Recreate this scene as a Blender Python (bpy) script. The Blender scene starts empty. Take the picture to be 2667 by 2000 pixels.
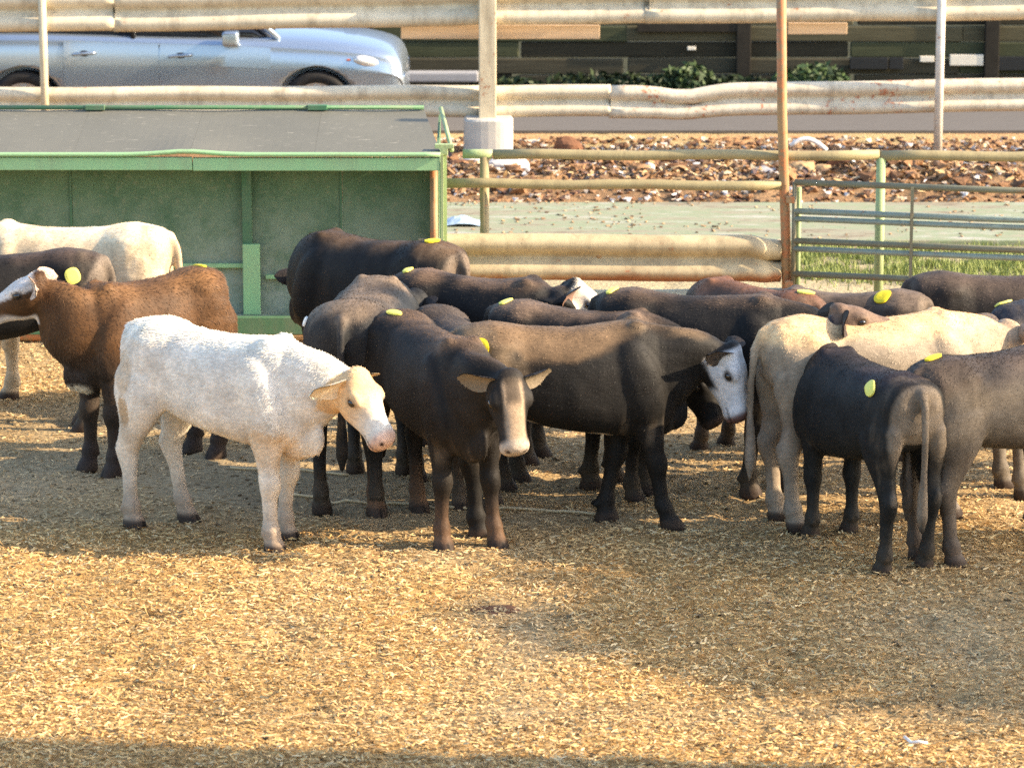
import bpy, bmesh, math, random
import numpy as np
from mathutils import Vector, Matrix
from mathutils.bvhtree import BVHTree

R = math.radians
random.seed(7)
RNG = np.random.default_rng(11)
scene = bpy.context.scene
col = scene.collection

# ------------------------------------------------------------------ camera
F_PX, CX, CY, CAM_H = 9000.0, 1333.5, 1000.0, 4.68
PITCH = math.atan(1908.0 / 9000.0)
cam_d = bpy.data.cameras.new('camera')
cam = bpy.data.objects.new('camera', cam_d); col.objects.link(cam)
cam.location = (0, 0, CAM_H)
cam.rotation_euler = (math.pi / 2 - PITCH, 0, 0)
cam_d.sensor_width = 36.0
cam_d.lens = 36.0 * F_PX / 2667.0
cam_d.clip_start = 0.5
cam_d.clip_end = 3000
cam_d.dof.use_dof = True
cam_d.dof.focus_distance = 19.3
cam_d.dof.aperture_fstop = 4.5
scene.camera = cam
scene.cycles.use_denoising = False

# ------------------------------------------------------------------ world, sun, exposure
SUN_EL, SUN_AZ = 27.0, 6.0            # azimuth: degrees from +X towards the viewer
sd = Vector((math.cos(R(SUN_AZ)) * math.cos(R(SUN_EL)), -math.sin(R(SUN_AZ)) * math.cos(R(SUN_EL)), math.sin(R(SUN_EL))))
world = bpy.data.worlds.new('World'); scene.world = world; world.use_nodes = True
wn = world.node_tree
sky = wn.nodes.new('ShaderNodeTexSky'); sky.sky_type = 'NISHITA'; sky.sun_disc = False
sky.sun_elevation = R(SUN_EL)
sky.sun_rotation = math.atan2(sd.x, sd.y)
sky.air_density = 1.0; sky.dust_density = 1.6; sky.ozone_density = 1.0
bg = wn.nodes['Background']
wn.links.new(sky.outputs[0], bg.inputs[0]); bg.inputs[1].default_value = 0.15
sun_d = bpy.data.lights.new('sun', 'SUN'); sun_d.energy = 4.0; sun_d.angle = R(0.6); sun_d.color = (1.0, 0.80, 0.55)
sun = bpy.data.objects.new('sun', sun_d); col.objects.link(sun)
sun.rotation_euler = sd.to_track_quat('Z', 'Y').to_euler()
scene.view_settings.view_transform = 'Standard'
scene.view_settings.look = 'None'
scene.view_settings.gamma = 1.0
scene.view_settings.use_curve_mapping = False
scene.view_settings.exposure = 1.58

# ------------------------------------------------------------------ helpers
SP, CP = math.sin(PITCH), math.cos(PITCH)
def ray(px, py):
    u = (px - CX) / F_PX; v = -(py - CY) / F_PX
    return Vector((u, CP + v * SP, -SP + v * CP))
def at(px, py, Y):
    """point of the place at depth Y seen at a photo pixel"""
    d = ray(px, py); t = Y / d.y
    return Vector((d.x * t, Y, CAM_H + d.z * t))
def ground_at(px, py, z=0.0):
    d = ray(px, py); t = (z - CAM_H) / d.z
    return Vector((d.x * t, d.y * t, z))

def tag(o, label=None, cat=None, group=None, kind=None):
    if label: o['label'] = label
    if cat: o['category'] = cat
    if group: o['group'] = group
    if kind: o['kind'] = kind
    return o
def empty(name, loc=(0, 0, 0), rz=0.0):
    o = bpy.data.objects.new(name, None); col.objects.link(o)
    o.location = loc; o.rotation_euler = (0, 0, rz); o.empty_display_size = 0.1
    return o
def copy_tree(o, parent=None):
    c = o.copy(); col.objects.link(c); c.parent = parent
    for ch in list(o.children): copy_tree(ch, c)
    return c

class MB:
    def __init__(s): s.v = []; s.f = []
    def add(s, verts, faces):
        n = len(s.v); s.v.extend([tuple(p) for p in verts]); s.f.extend([tuple(i + n for i in f) for f in faces]); return s
    def box(s, c, size, rot=None):
        hx, hy, hz = size[0] / 2, size[1] / 2, size[2] / 2
        vs = [Vector((x, y, z)) for x in (-hx, hx) for y in (-hy, hy) for z in (-hz, hz)]
        if rot is not None: vs = [rot @ p for p in vs]
        vs = [p + Vector(c) for p in vs]
        return s.add(vs, [(0, 1, 3, 2), (4, 6, 7, 5), (0, 4, 5, 1), (2, 3, 7, 6), (0, 2, 6, 4), (1, 5, 7, 3)])
    def rings(s, rings, cap=True):
        n = len(rings[0]); base = len(s.v)
        for r in rings: s.v.extend([tuple(p) for p in r])
        for i in range(len(rings) - 1):
            for j in range(n):
                k = (j + 1) % n
                s.f.append((base + i * n + j, base + i * n + k, base + (i + 1) * n + k, base + (i + 1) * n + j))
        if cap:
            for ri, rev in ((0, True), (len(rings) - 1, False)):
                c = np.mean(np.array([tuple(p) for p in rings[ri]]), axis=0); ci = len(s.v); s.v.append(tuple(c))
                for j in range(n):
                    k = (j + 1) % n; a, b = base + ri * n + j, base + ri * n + k
                    s.f.append((ci, b, a) if rev else (ci, a, b))
        return s
    def tube(s, pts, radii, n=12, cap=True):
        pts = [Vector(p) for p in pts]
        if not isinstance(radii, (list, tuple)): radii = [radii] * len(pts)
        rs = []; ref = None
        for i, p in enumerate(pts):
            t = (pts[min(i + 1, len(pts) - 1)] - pts[max(i - 1, 0)]).normalized()
            if ref is None:
                ref = Vector((0, 0, 1)) if abs(t.z) < 0.9 else Vector((1, 0, 0))
            a = t.cross(ref).normalized(); b = a.cross(t).normalized(); ref = b
            rs.append([p + (a * math.cos(2 * math.pi * j / n) + b * math.sin(2 * math.pi * j / n)) * radii[i] for j in range(n)])
        return s.rings(rs, cap)
    def mesh(s, name):
        m = bpy.data.meshes.new(name); m.from_pydata(s.v, [], s.f); m.update(); return m
    def build(s, name, mat, parent=None, smooth=False, bevel=0.0, seg=2):
        m = s.mesh(name)
        if smooth: m.polygons.foreach_set('use_smooth', [True] * len(m.polygons))
        o = bpy.data.objects.new(name, m); col.objects.link(o)
        bm = bmesh.new(); bm.from_mesh(m); bmesh.ops.recalc_face_normals(bm, faces=bm.faces)
        if bevel > 0:
            bmesh.ops.bevel(bm, geom=list(bm.edges), offset=bevel, segments=seg, affect='EDGES', profile=0.6)
        bm.to_mesh(m); bm.free()
        if smooth and bevel == 0: pass
        if mat: m.materials.append(mat)
        if parent: o.parent = parent
        return o

def vnoise(x, y, seed=0):
    x = np.asarray(x, float); y = np.asarray(y, float)
    xi = np.floor(x).astype(np.int64); yi = np.floor(y).astype(np.int64)
    fx = x - xi; fy = y - yi; fx = fx * fx * (3 - 2 * fx); fy = fy * fy * (3 - 2 * fy)
    def h(a, b):
        n = (a * 374761393 + b * 668265263 + seed * 974634777) & 0xFFFFFFFF
        n = ((n ^ (n >> 13)) * 1274126177) & 0xFFFFFFFF
        n = n ^ (n >> 16)
        return (n & 0xFFFF) / 65535.0
    return (h(xi, yi) * (1 - fx) + h(xi + 1, yi) * fx) * (1 - fy) + (h(xi, yi + 1) * (1 - fx) + h(xi + 1, yi + 1) * fx) * fy
def fbm(x, y, seed=0, oct=4):
    r = 0; a = 0.5
    for i in range(oct):
        r = r + a * vnoise(np.asarray(x) * 2 ** i, np.asarray(y) * 2 ** i, seed + i * 17); a *= 0.5
    return r / 0.9375
def sstep(a, b, x):
    t = np.clip((np.asarray(x, float) - a) / (b - a), 0, 1); return t * t * (3 - 2 * t)

# ------------------------------------------------------------------ materials
class NT:
    def __init__(s, name):
        s.m = bpy.data.materials.new(name); s.m.use_nodes = True; s.t = s.m.node_tree
        s.b = s.t.nodes['Principled BSDF']; s.out = s.t.nodes['Material Output']
        s.tc = s.t.nodes.new('ShaderNodeTexCoord')
    def n(s, typ, **kw):
        nd = s.t.nodes.new(typ)
        for k, v in kw.items(): setattr(nd, k, v)
        return nd
    def l(s, a, b): s.t.links.new(a, b)
    def noise(s, scale=5, detail=4, rough=0.55, vec=None, stretch=None, obj=True, dist=0.0):
        nd = s.n('ShaderNodeTexNoise'); nd.inputs['Scale'].default_value = scale; nd.inputs['Detail'].default_value = detail
        nd.inputs['Roughness'].default_value = rough; nd.inputs['Distortion'].default_value = dist
        v = s.tc.outputs['Object'] if obj else s.tc.outputs['Generated']
        if stretch:
            mp = s.n('ShaderNodeMapping'); mp.inputs['Scale'].default_value = stretch; s.l(v, mp.inputs['Vector']); v = mp.outputs[0]
        s.l(v, nd.inputs['Vector']); return nd.outputs['Fac']
    def ramp(s, fac, stops):
        r = s.n('ShaderNodeValToRGB'); e = r.color_ramp.elements
        while len(e) < len(stops): e.new(0.5)
        for el, (p, c) in zip(e, stops):
            el.position = p; el.color = (*c, 1) if len(c) == 3 else c
        s.l(fac, r.inputs[0]); return r.outputs[0]
    def mix(s, fac, a, b, mode='MIX'):
        m = s.n('ShaderNodeMix', data_type='RGBA', blend_type=mode)
        for sock, v in ((m.inputs[0], fac), (m.inputs[6], a), (m.inputs[7], b)):
            if hasattr(v, 'is_output'): s.l(v, sock)
            else: sock.default_value = v if isinstance(v, (int, float)) else (*v, 1)
        return m.outputs[2]
    def color(s, c):
        if hasattr(c, 'is_output'): s.l(c, s.b.inputs['Base Color'])
        else: s.b.inputs['Base Color'].default_value = (*c, 1)
        return s
    def rough(s, v): 
        if hasattr(v, 'is_output'): s.l(v, s.b.inputs['Roughness'])
        else: s.b.inputs['Roughness'].default_value = v
        return s
    def bump(s, h, strength=0.3, dist=0.01):
        b = s.n('ShaderNodeBump'); b.inputs['Strength'].default_value = strength; b.inputs['Distance'].default_value = dist
        s.l(h, b.inputs['Height']); s.l(b.outputs[0], s.b.inputs['Normal']); return s

def m_attr(name, rough=0.85, nscale=40, var=0.35, bump=0.4, bdist=0.01, attr='Col', sheen=0.0, spec=0.3):
    t = NT(name); a = t.n('ShaderNodeVertexColor'); a.layer_name = attr
    nz = t.noise(nscale, 5, 0.6)
    f = t.ramp(nz, [(0.25, (1 - var,) * 3), (0.75, (1 + var,) * 3)])
    t.color(t.mix(1.0, a.outputs[0], f, 'MULTIPLY')).rough(rough)
    t.b.inputs['Specular IOR Level'].default_value = spec
    if sheen: t.b.inputs['Sheen Weight'].default_value = sheen; t.b.inputs['Sheen Roughness'].default_value = 0.5
    if bump: t.bump(nz, bump, bdist)
    return t.m

def m_paint(name, base, rust=0.5, rust_col=(0.20, 0.075, 0.03), dirt=(0.16, 0.11, 0.06), rough=0.6, scale=3.0, dirt_amt=0.5, edge_z=None):
    """weathered painted metal: paint, chipped rust, dust"""
    t = NT(name)
    big = t.noise(scale, 6, 0.65); fine = t.noise(scale * 7, 5, 0.7)
    c = t.mix(t.ramp(big, [(0.35, (0, 0, 0)), (0.75, (dirt_amt,) * 3)]), base, dirt)
    mx = t.n('ShaderNodeMath', operation='ADD'); t.l(big, mx.inputs[0]); t.l(fine, mx.inputs[1])
    edge = 1.32 - rust * 0.30
    rm = t.ramp(mx.outputs[0], [(0.0, (0, 0, 0)), (1.0, (0, 0, 0))])
    gt = t.n('ShaderNodeMapRange'); gt.inputs[1].default_value = edge - 0.04; gt.inputs[2].default_value = edge + 0.05
    t.l(mx.outputs[0], gt.inputs[0])
    rc = t.mix(fine, rust_col, tuple(min(1, x * 2.2) for x in rust_col))
    stk = t.noise(9, 5, 0.7, stretch=(1.0, 1.0, 0.12)); spk = t.noise(55, 3, 0.6)
    c = t.mix(t.ramp(stk, [(0.48, (0, 0, 0)), (0.74, (0.55,) * 3)]), c, tuple(x * 0.7 + y * 0.1 for x, y in zip(dirt, base)))
    c = t.mix(t.ramp(spk, [(0.62, (0, 0, 0)), (0.70, (0.45,) * 3)]), c, tuple(x * 0.8 for x in dirt))
    rmask = gt.outputs[0]
    if edge_z is not None:
        sp = t.n('ShaderNodeSeparateXYZ'); t.l(t.tc.outputs['Object'], sp.inputs[0])
        ad = t.n('ShaderNodeMath', operation='MULTIPLY_ADD'); t.l(big, ad.inputs[0]); ad.inputs[1].default_value = -0.16; t.l(sp.outputs[2], ad.inputs[2])
        me_ = t.n('ShaderNodeMapRange'); me_.inputs[1].default_value = edge_z + 0.005; me_.inputs[2].default_value = edge_z - 0.05; t.l(ad.outputs[0], me_.inputs[0])
        mxm = t.n('ShaderNodeMath', operation='MAXIMUM'); t.l(gt.outputs[0], mxm.inputs[0]); t.l(me_.outputs[0], mxm.inputs[1]); rmask = mxm.outputs[0]
    t.color(t.mix(rmask, c, rc)).rough(rough)
    t.b.inputs['Specular IOR Level'].default_value = 0.35
    t.bump(fine, 0.25, 0.004)
    return t.m

def m_plain(name, c, rough=0.6, var=0.2, scale=20, bump=0.2, metal=0.0, spec=0.4, stretch=None):
    t = NT(name); nz = t.noise(scale, 4, 0.6, stretch=stretch)
    t.color(t.mix(nz, tuple(x * (1 - var) for x in c), tuple(min(1, x * (1 + var)) for x in c))).rough(rough)
    t.b.inputs['Metallic'].default_value = metal; t.b.inputs['Specular IOR Level'].default_value = spec
    if bump: t.bump(nz, bump, 0.004)
    return t.m

M = {}
M['ground'] = m_attr('ground_dirt', rough=0.95, nscale=28, var=0.40, bump=0.7, bdist=0.03, spec=0.1)
M['straw'] = m_attr('straw_chips', rough=0.75, nscale=60, var=0.15, bump=0.0, spec=0.25)
def m_hide(name, rough, spec, bump):
    t = NT(name); a = t.n('ShaderNodeVertexColor'); a.layer_name = 'Col'
    f1 = t.noise(70, 4, 0.65, stretch=(0.45, 1, 1)); f2 = t.noise(9, 5, 0.6)
    c = t.mix(1.0, a.outputs[0], t.ramp(f1, [(0.28, (0.80,) * 3), (0.72, (1.22,) * 3)]), 'MULTIPLY')
    c = t.mix(1.0, c, t.ramp(f2, [(0.30, (0.78,) * 3), (0.70, (1.24,) * 3)]), 'MULTIPLY')
    t.color(c).rough(rough); t.b.inputs['Specular IOR Level'].default_value = spec
    if bump: t.bump(f1, 0.3, 0.008)
    return t.m
M['hide'] = m_hide('cattle_hide', 0.62, 0.18, True)
M['hair'] = m_hide('cattle_hair', 0.6, 0.22, False)
M['eye'] = m_plain('eye_dark', (0.012, 0.008, 0.006), rough=0.08, var=0.1, bump=0, spec=0.8)
M['tag_yellow'] = m_plain('tag_yellow', (0.80, 0.62, 0.02), rough=0.55, var=0.12, scale=60, bump=0.1)
M['tag_pale'] = m_plain('tag_pale_yellow', (0.80, 0.74, 0.14), rough=0.55, var=0.10, scale=60, bump=0.1)
M['tag_green'] = m_plain('tag_green', (0.52, 0.68, 0.18), rough=0.5, var=0.1, bump=0)
M['tag_white'] = m_plain('tag_white', (0.8, 0.8, 0.76), rough=0.4, var=0.05, bump=0)
M['rail_cream'] = m_paint('rail_cream_paint', (0.68, 0.60, 0.44), rust=0.25, scale=1.8, dirt_amt=0.35)
M['rail_worn'] = m_paint('rail_worn_cream_paint', (0.66, 0.58, 0.44), rust=0.62, scale=2.6, rust_col=(0.26, 0.11, 0.06), dirt_amt=0.25)
M['rail_near'] = m_paint('rail_near_paint', (0.58, 0.47, 0.28), rust=0.45, scale=2.2, dirt_amt=0.8, edge_z=at(1500, 669, 23.85).z - 0.185)
M['rail_grey'] = m_paint('rail_green_grey_paint', (0.48, 0.47, 0.34), rust=0.1, scale=3.5, dirt_amt=0.3)
M['post_cream'] = m_paint('post_cream_paint', (0.66, 0.56, 0.38), rust=0.42, scale=5.0, dirt_amt=0.3)
M['post_white'] = m_paint('post_white_paint', (0.70, 0.64, 0.55), rust=0.3, scale=5.0, dirt_amt=0.3)
M['pipe_olive'] = m_paint('pipe_olive_paint', (0.36, 0.30, 0.155), rust=0.25, scale=4.0, rust_col=(0.22, 0.12, 0.06), dirt_amt=0.35)
M['pipe_rust'] = m_paint('pipe_rusty', (0.40, 0.25, 0.12), rust=1.0, scale=3.0, rust_col=(0.27, 0.11, 0.045), dirt_amt=0.6)
M['pipe_green'] = m_paint('pipe_pale_green', (0.36, 0.46, 0.22), rust=0.12, scale=4.0, dirt_amt=0.2)
M['gate_dark'] = m_paint('gate_dark_green', (0.20, 0.20, 0.13), rust=0.35, scale=5.0, rust_col=(0.16, 0.09, 0.05), dirt_amt=0.4)
M['gate_teal'] = m_paint('gate_teal', (0.27, 0.33, 0.27), rust=0.1, scale=5.0, dirt_amt=0.3, rough=0.35)
M['feeder_green'] = m_paint('feeder_green_paint', (0.27, 0.50, 0.24), rust=0.12, scale=4.0, dirt=(0.30, 0.36, 0.22), dirt_amt=0.45)
M['feeder_dark'] = m_paint('feeder_dark_green_paint', (0.055, 0.16, 0.075), rust=0.08, scale=4.0, dirt=(0.2, 0.21, 0.14), dirt_amt=0.4)
M['car_glass'] = m_plain('car_glass', (0.012, 0.012, 0.014), rough=0.06, var=0.0, bump=0, spec=0.6)
M['rubber'] = m_plain('tyre_rubber', (0.02, 0.018, 0.017), rough=0.85, var=0.3)
M['alloy'] = m_plain('wheel_alloy', (0.62, 0.60, 0.56), rough=0.3, var=0.05, metal=0.8, bump=0)
M['black_trim'] = m_plain('black_trim', (0.012, 0.012, 0.013), rough=0.5, bump=0)
M['lamp_glass'] = m_plain('lamp_glass', (0.75, 0.75, 0.75), rough=0.08, var=0.0, bump=0, metal=0.3)
M['lamp_amber'] = m_plain('lamp_amber', (0.6, 0.12, 0.02), rough=0.15, var=0.0, bump=0)
M['concrete'] = m_plain('concrete', (0.50, 0.47, 0.41), rough=0.9, var=0.22, scale=9, bump=0.4, spec=0.2)
M['asphalt'] = m_plain('asphalt', (0.13, 0.12, 0.11), rough=0.9, var=0.25, scale=14, bump=0.5, spec=0.2, stretch=(0.5, 3, 1))
M['kerb'] = m_plain('kerb_concrete', (0.30, 0.30, 0.31), rough=0.85, var=0.15, scale=8, bump=0.3)
M['board_tan'] = m_plain('board_pale_wood', (0.60, 0.42, 0.26), rough=0.8, var=0.2, scale=6, bump=0.3, stretch=(1, 8, 8))
M['timber_dark'] = m_plain('timber_dark', (0.075, 0.066, 0.042), rough=0.9, var=0.55, scale=5, bump=0.6, stretch=(0.6, 4, 6), spec=0.15)
M['timber_post'] = m_plain('timber_post', (0.030, 0.026, 0.02), rough=0.9, var=0.4, scale=8, bump=0.5, spec=0.15)
M['panel_black'] = m_plain('panel_black', (0.012, 0.013, 0.013), rough=0.5, var=0.4, bump=0.1)
M['white_panel'] = m_plain('white_panel', (0.72, 0.66, 0.54), rough=0.6, var=0.1, bump=0.1)
M['rock_tan'] = m_plain('rock_tan', (0.44, 0.29, 0.15), rough=0.95, var=0.35, scale=14, bump=0.8, spec=0.1)
M['rock_grey'] = m_plain('rock_grey', (0.30, 0.30, 0.31), rough=0.95, var=0.3, scale=12, bump=0.8, spec=0.1)
M['rock_white'] = m_plain('rock_white', (0.66, 0.60, 0.54), rough=0.9, var=0.2, scale=12, bump=0.6, spec=0.1)
M['rock_brown'] = m_plain('clod_brown', (0.17, 0.085, 0.05), rough=0.95, var=0.4, scale=14, bump=0.9, spec=0.1)
M['plastic_blue'] = m_plain('plastic_blue', (0.36, 0.46, 0.55), rough=0.35, var=0.25, scale=12, bump=0.5)
M['plastic_white'] = m_plain('plastic_white', (0.78, 0.74, 0.68), rough=0.4, var=0.1, bump=0.2)
M['sun_strip'] = m_plain('sun_strip_pale', (0.58, 0.46, 0.28), rough=0.8, var=0.2, bump=0.3)  # pale colour for sunlit gaps drawn as strips on the ground
M['shade_board'] = m_plain('shade_wall_boards', (0.20, 0.15, 0.10), rough=0.9, var=0.3, scale=4, stretch=(1, 1, 6))  # boards of the unseen wall added for its shadow
M['leaf'] = m_attr('leaf_green', rough=0.6, nscale=20, var=0.3, bump=0.0, spec=0.3)

# feeder roof: grey sheet with pale scuffs; wall: green paint, dust on its lower part
def mat_roof():
    t = NT('feeder_roof_sheet')
    nz = t.noise(2.5, 5, 0.6); sc = t.noise(9, 3, 0.5, stretch=(1.0, 7.0, 1.0), dist=0.6)
    c = t.mix(nz, (0.105, 0.102, 0.080), (0.150, 0.145, 0.115))
    c = t.mix(t.ramp(sc, [(0.66, (0, 0, 0)), (0.72, (0.6,) * 3)]), c, (0.40, 0.37, 0.30))
    t.color(c).rough(0.7); t.bump(nz, 0.2, 0.004); return t.m
def mat_wall():
    t = NT('feeder_wall_sheet')
    nz = t.noise(3.0, 6, 0.7); fine = t.noise(26, 5, 0.7)
    sep = t.n('ShaderNodeSeparateXYZ'); t.l(t.tc.outputs['Object'], sep.inputs[0])
    mr = t.n('ShaderNodeMapRange'); mr.inputs[1].default_value = 1.0; mr.inputs[2].default_value = 0.35
    t.l(sep.outputs[2], mr.inputs[0])
    c = t.mix(t.ramp(nz, [(.3, (0,) * 3), (.7, (1,) * 3)]), (0.050, 0.120, 0.055), (0.13, 0.21, 0.11))
    mu = t.n('ShaderNodeMath', operation='MULTIPLY'); t.l(mr.outputs[0], mu.inputs[0]); t.l(t.ramp(nz, [(0.30, (0,) * 3), (0.55, (1,) * 3)]), mu.inputs[1])
    c = t.mix(mu.outputs[0], c, (0.30, 0.34, 0.26))
    c = t.mix(t.ramp(fine, [(0.52, (0, 0, 0)), (0.70, (0.7,) * 3)]), c, (0.21, 0.24, 0.14))
    t.color(c).rough(0.75); t.bump(fine, 0.3, 0.004); return t.m
def mat_car():
    t = NT('car_paint_silver_blue')
    t.color((0.42, 0.50, 0.60)).rough(0.28)
    t.b.inputs['Metallic'].default_value = 0.75
    t.b.inputs['Coat Weight'].default_value = 0.6; t.b.inputs['Coat Roughness'].default_value = 0.08
    return t.m
def mat_apron():
    t = NT('apron_concrete')
    nz = t.noise(2.2, 7, 0.75, stretch=(0.45, 1.8, 1)); f = t.noise(14, 5, 0.6)
    c = t.ramp(nz, [(0.36, (0.17, 0.13, 0.08)), (0.45, (0.27, 0.26, 0.18)), (0.53, (0.19, 0.24, 0.13)), (0.62, (0.36, 0.35, 0.29))])
    t.color(t.mix(t.ramp(f, [(.45, (0,) * 3), (.8, (.7,) * 3)]), c, (0.30, 0.26, 0.18))).rough(0.85); t.bump(f, 0.4, 0.006); return t.m
M['roof'] = mat_roof(); M['wall'] = mat_wall(); M['car_paint'] = mat_car(); M['apron'] = mat_apron()

# ------------------------------------------------------------------ key depths of the place
Y_FENCE = ground_at(1262, 858).y        # pipe fence and gate behind the cattle
Y_FEED = ground_at(1155, 890).y         # front of the hay feeder
Y_FAR = ground_at(1270, 394).y          # guardrail fence by the road
Y_WALL = 38.0                           # dark timber wall beyond the road
Y_AP0, Y_AP1 = ground_at(1500, 640).y, ground_at(1500, 540).y
Y_GR0, Y_GR1 = ground_at(2300, 735).y, ground_at(2300, 648).y
Y_ROAD0 = ground_at(1500, 343, -0.04).y

# ------------------------------------------------------------------ ground
def straw_amount(x, y):
    """0 = trodden dirt, 1 = thick straw"""
    n = fbm(x * 0.9 + 3, y * 0.55, 5)
    a = sstep(0.30, 0.58, n)
    fore = sstep(18.6, 18.0, y)                       # fresh bedding in front of the herd
    a = 0.35 * a + fore * 0.62 + 0.05
    p = lambda cx, cy, rx, ry: np.exp(-(((x - cx) / rx) ** 2 + ((y - cy) / ry) ** 2))
    wob = 0.25 * (fbm(x * 2.2, y * 2.2, 9) - 0.5)
    a = a - 0.7 * p(0.05 + wob, 16.2, 0.28, 1.0) - 0.6 * p(-0.32, 17.6, 0.25, 0.28)  # middle term thins the straw in place of a trunk's shadow
    a = a - 0.3 * p(2.1, 16.3 + wob, 0.55, 1.6) - 0.35 * p(1.2, 17.9, 0.6, 0.35) - 0.4 * p(0.9, 14.9, 2.2, 0.22)  # right and near-edge terms put cast shade into the ground as thinner straw
    a = a + 0.5 * p(-2.4, 22.0, 1.4, 0.5) + 0.4 * p(-1.8, 20.4, 1.5, 0.25) + 0.45 * p(2.3, 18.6, 0.5, 0.5) + 0.35 * p(0.7, 18.75, 0.9, 0.14)
    return np.clip(a, 0.03, 1)
def ground_h(x, y):
    h = 0.022 * (fbm(x * 2.3, y * 2.3, 21) - 0.55) + 0.014 * (fbm(x * 9, y * 9, 31) - 0.5)
    h = h + 0.03 * np.exp(-(((x + 1.3) / 2.5) ** 2 + ((y - 17.2) / 1.0) ** 2)) * sstep(18.2, 17.4, y)
    h = h - 0.030 * sstep(.58, .74, fbm(x * 4.5, y * 4.5, 25, 3))
    bank = sstep(Y_AP1 + 0.1, Y_AP1 + 1.2, y) * sstep(Y_FAR - 0.3, Y_FAR - 1.7, y)
    h = h + bank * (0.02 + 0.30 * np.clip(fbm(x * 1.6, y * 1.1, 41) - .3, 0, 1) + 0.07 * fbm(x * 5, y * 5, 43))
    h = h * sstep(Y_ROAD0 + 0.2, Y_ROAD0 - 0.5, y) - 0.06 * sstep(Y_FAR - 0.3, Y_ROAD0 - 0.3, y)
    return h
def add_col(me, cols, name='Col'):
    a = me.color_attributes.new(name, 'FLOAT_COLOR', 'POINT')
    c4 = np.ones((len(cols), 4), np.float32); c4[:, :3] = cols
    a.data.foreach_set('color', c4.ravel())

def lerp3(a, b, t): return np.asarray(a)[None, :] * (1 - t[:, None]) + np.asarray(b)[None, :] * t[:, None]
xs = np.concatenate([[-400, -120, -50, -22, -12, -8], np.arange(-5.6, 5.61, 0.07), [8, 12, 22, 50, 120, 400]])
ys = np.concatenate([[-150, -40, -10, 2, 8, 11], np.arange(13, 38.2, 0.07), [40, 44, 60, 120, 300, 1200]])
gx, gy = np.meshgrid(xs, ys); X = gx.ravel(); Y = gy.ravel()
inner = (np.abs(X) < 6) & (Y > 12.5) & (Y < 38.3)
Z = np.where(inner, ground_h(X, Y), np.where(Y > 34, -0.06, 0.0))
nx, ny = len(xs), len(ys)
idx = np.arange(nx * ny).reshape(ny, nx)
quads = np.stack([idx[:-1, :-1].ravel(), idx[:-1, 1:].ravel(), idx[1:, 1:].ravel(), idx[1:, :-1].ravel()], 1)
gm = bpy.data.meshes.new('ground'); gm.from_pydata(np.stack([X, Y, Z], 1).tolist(), [], quads.tolist()); gm.update()
sa = straw_amount(X, Y)
n1 = fbm(X * 3, Y * 3, 51)
dirt = lerp3((0.26, 0.195, 0.110), (0.43, 0.335, 0.20), n1)
stw = lerp3((0.32, 0.20, 0.08), (0.50, 0.32, 0.125), fbm(X * 6, Y * 6, 53))
gc = dirt * (1 - sa[:, None]) + stw * sa[:, None]
bankm = sstep(Y_AP1, Y_AP1 + 0.3, Y)
bk = lerp3((0.12, 0.070, 0.038), (0.38, 0.235, 0.12), fbm(X * 2.2, Y * 1.2, 61))
gc = gc * (1 - bankm[:, None]) + bk * bankm[:, None]
farm = sstep(Y_FAR + 0.1, Y_FAR + 0.7, Y)
fk = lerp3((0.44, 0.27, 0.13), (0.42, 0.31, 0.15), sstep(0.5, 0.62, fbm(X * 0.8 + 2, Y * 1.5, 63)))
gc = gc * (1 - farm[:, None]) + fk * farm[:, None]
behind = sstep(Y_FENCE + 0.2, Y_FENCE + 0.5, Y) * sstep(Y_AP0 + .2, Y_AP0 - .1, Y)
gc = gc * (1 - behind[:, None]) + np.array([[0.40, 0.33, 0.20]]) * behind[:, None]
beyond = sstep(36.5, 37.6, Y)
gc = gc * (1 - beyond[:, None]) + np.array([[0.05, 0.05, 0.028]]) * beyond[:, None]
add_col(gm, gc); gm.materials.append(M['ground']); gm.polygons.foreach_set('use_smooth', [True] * len(gm.polygons))
ground = bpy.data.objects.new('ground', gm); col.objects.link(ground)
tag(ground, 'trodden dirt floor of the cattle pen running back to the road', 'ground', kind='structure')

# road with kerb, concrete apron
mb = MB(); mb.box((0, (Y_ROAD0 + 37.0) / 2, -0.045), (120, 37.0 - Y_ROAD0, 0.03))
tag(mb.build('road', M['asphalt']), 'grey asphalt road beyond the guardrail fence', 'road', kind='structure')
mb = MB()
mb.box((0, (Y_AP0 + Y_AP1) / 2, 0.0), (60, Y_AP1 - Y_AP0, 0.09))
tag(mb.build('concrete_apron', M['apron'], bevel=0.012), 'stained pale green concrete apron behind the pipe fence', 'apron', kind='structure')

# ------------------------------------------------------------------ cattle
def superring(xc, zt, zb, hw, n=2.35, seg=28, low=0.0):
    zc, hh = (zt + zb) / 2, (zt - zb) / 2; out = []
    for j in range(seg):
        t = 2 * math.pi * j / seg; c, s_ = math.cos(t), math.sin(t)
        y = hw * math.copysign(abs(c) ** (2 / n), c); z = zc + hh * math.copysign(abs(s_) ** (2 / n), s_)
        y *= 1 - low * s_ * 0.5
        out.append((xc, y, z))
    return out
def ellipsoid(mb, c, r, rot=None, n=14, m=9):
    rs = []
    for i in range(1, m):
        ph = math.pi * i / m - math.pi / 2; rr = []
        for j in range(n):
            th = 2 * math.pi * j / n
            p = Vector((r[0] * math.sin(ph), r[1] * math.cos(ph) * math.cos(th), r[2] * math.cos(ph) * math.sin(th)))
            if rot is not None: p = rot @ p
            rr.append(p + Vector(c))
        rs.append(rr)
    mb.rings(rs)
def interp(pts, t):
    return float(np.interp(t, [p[0] for p in pts], [p[1] for p in pts]))

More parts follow.
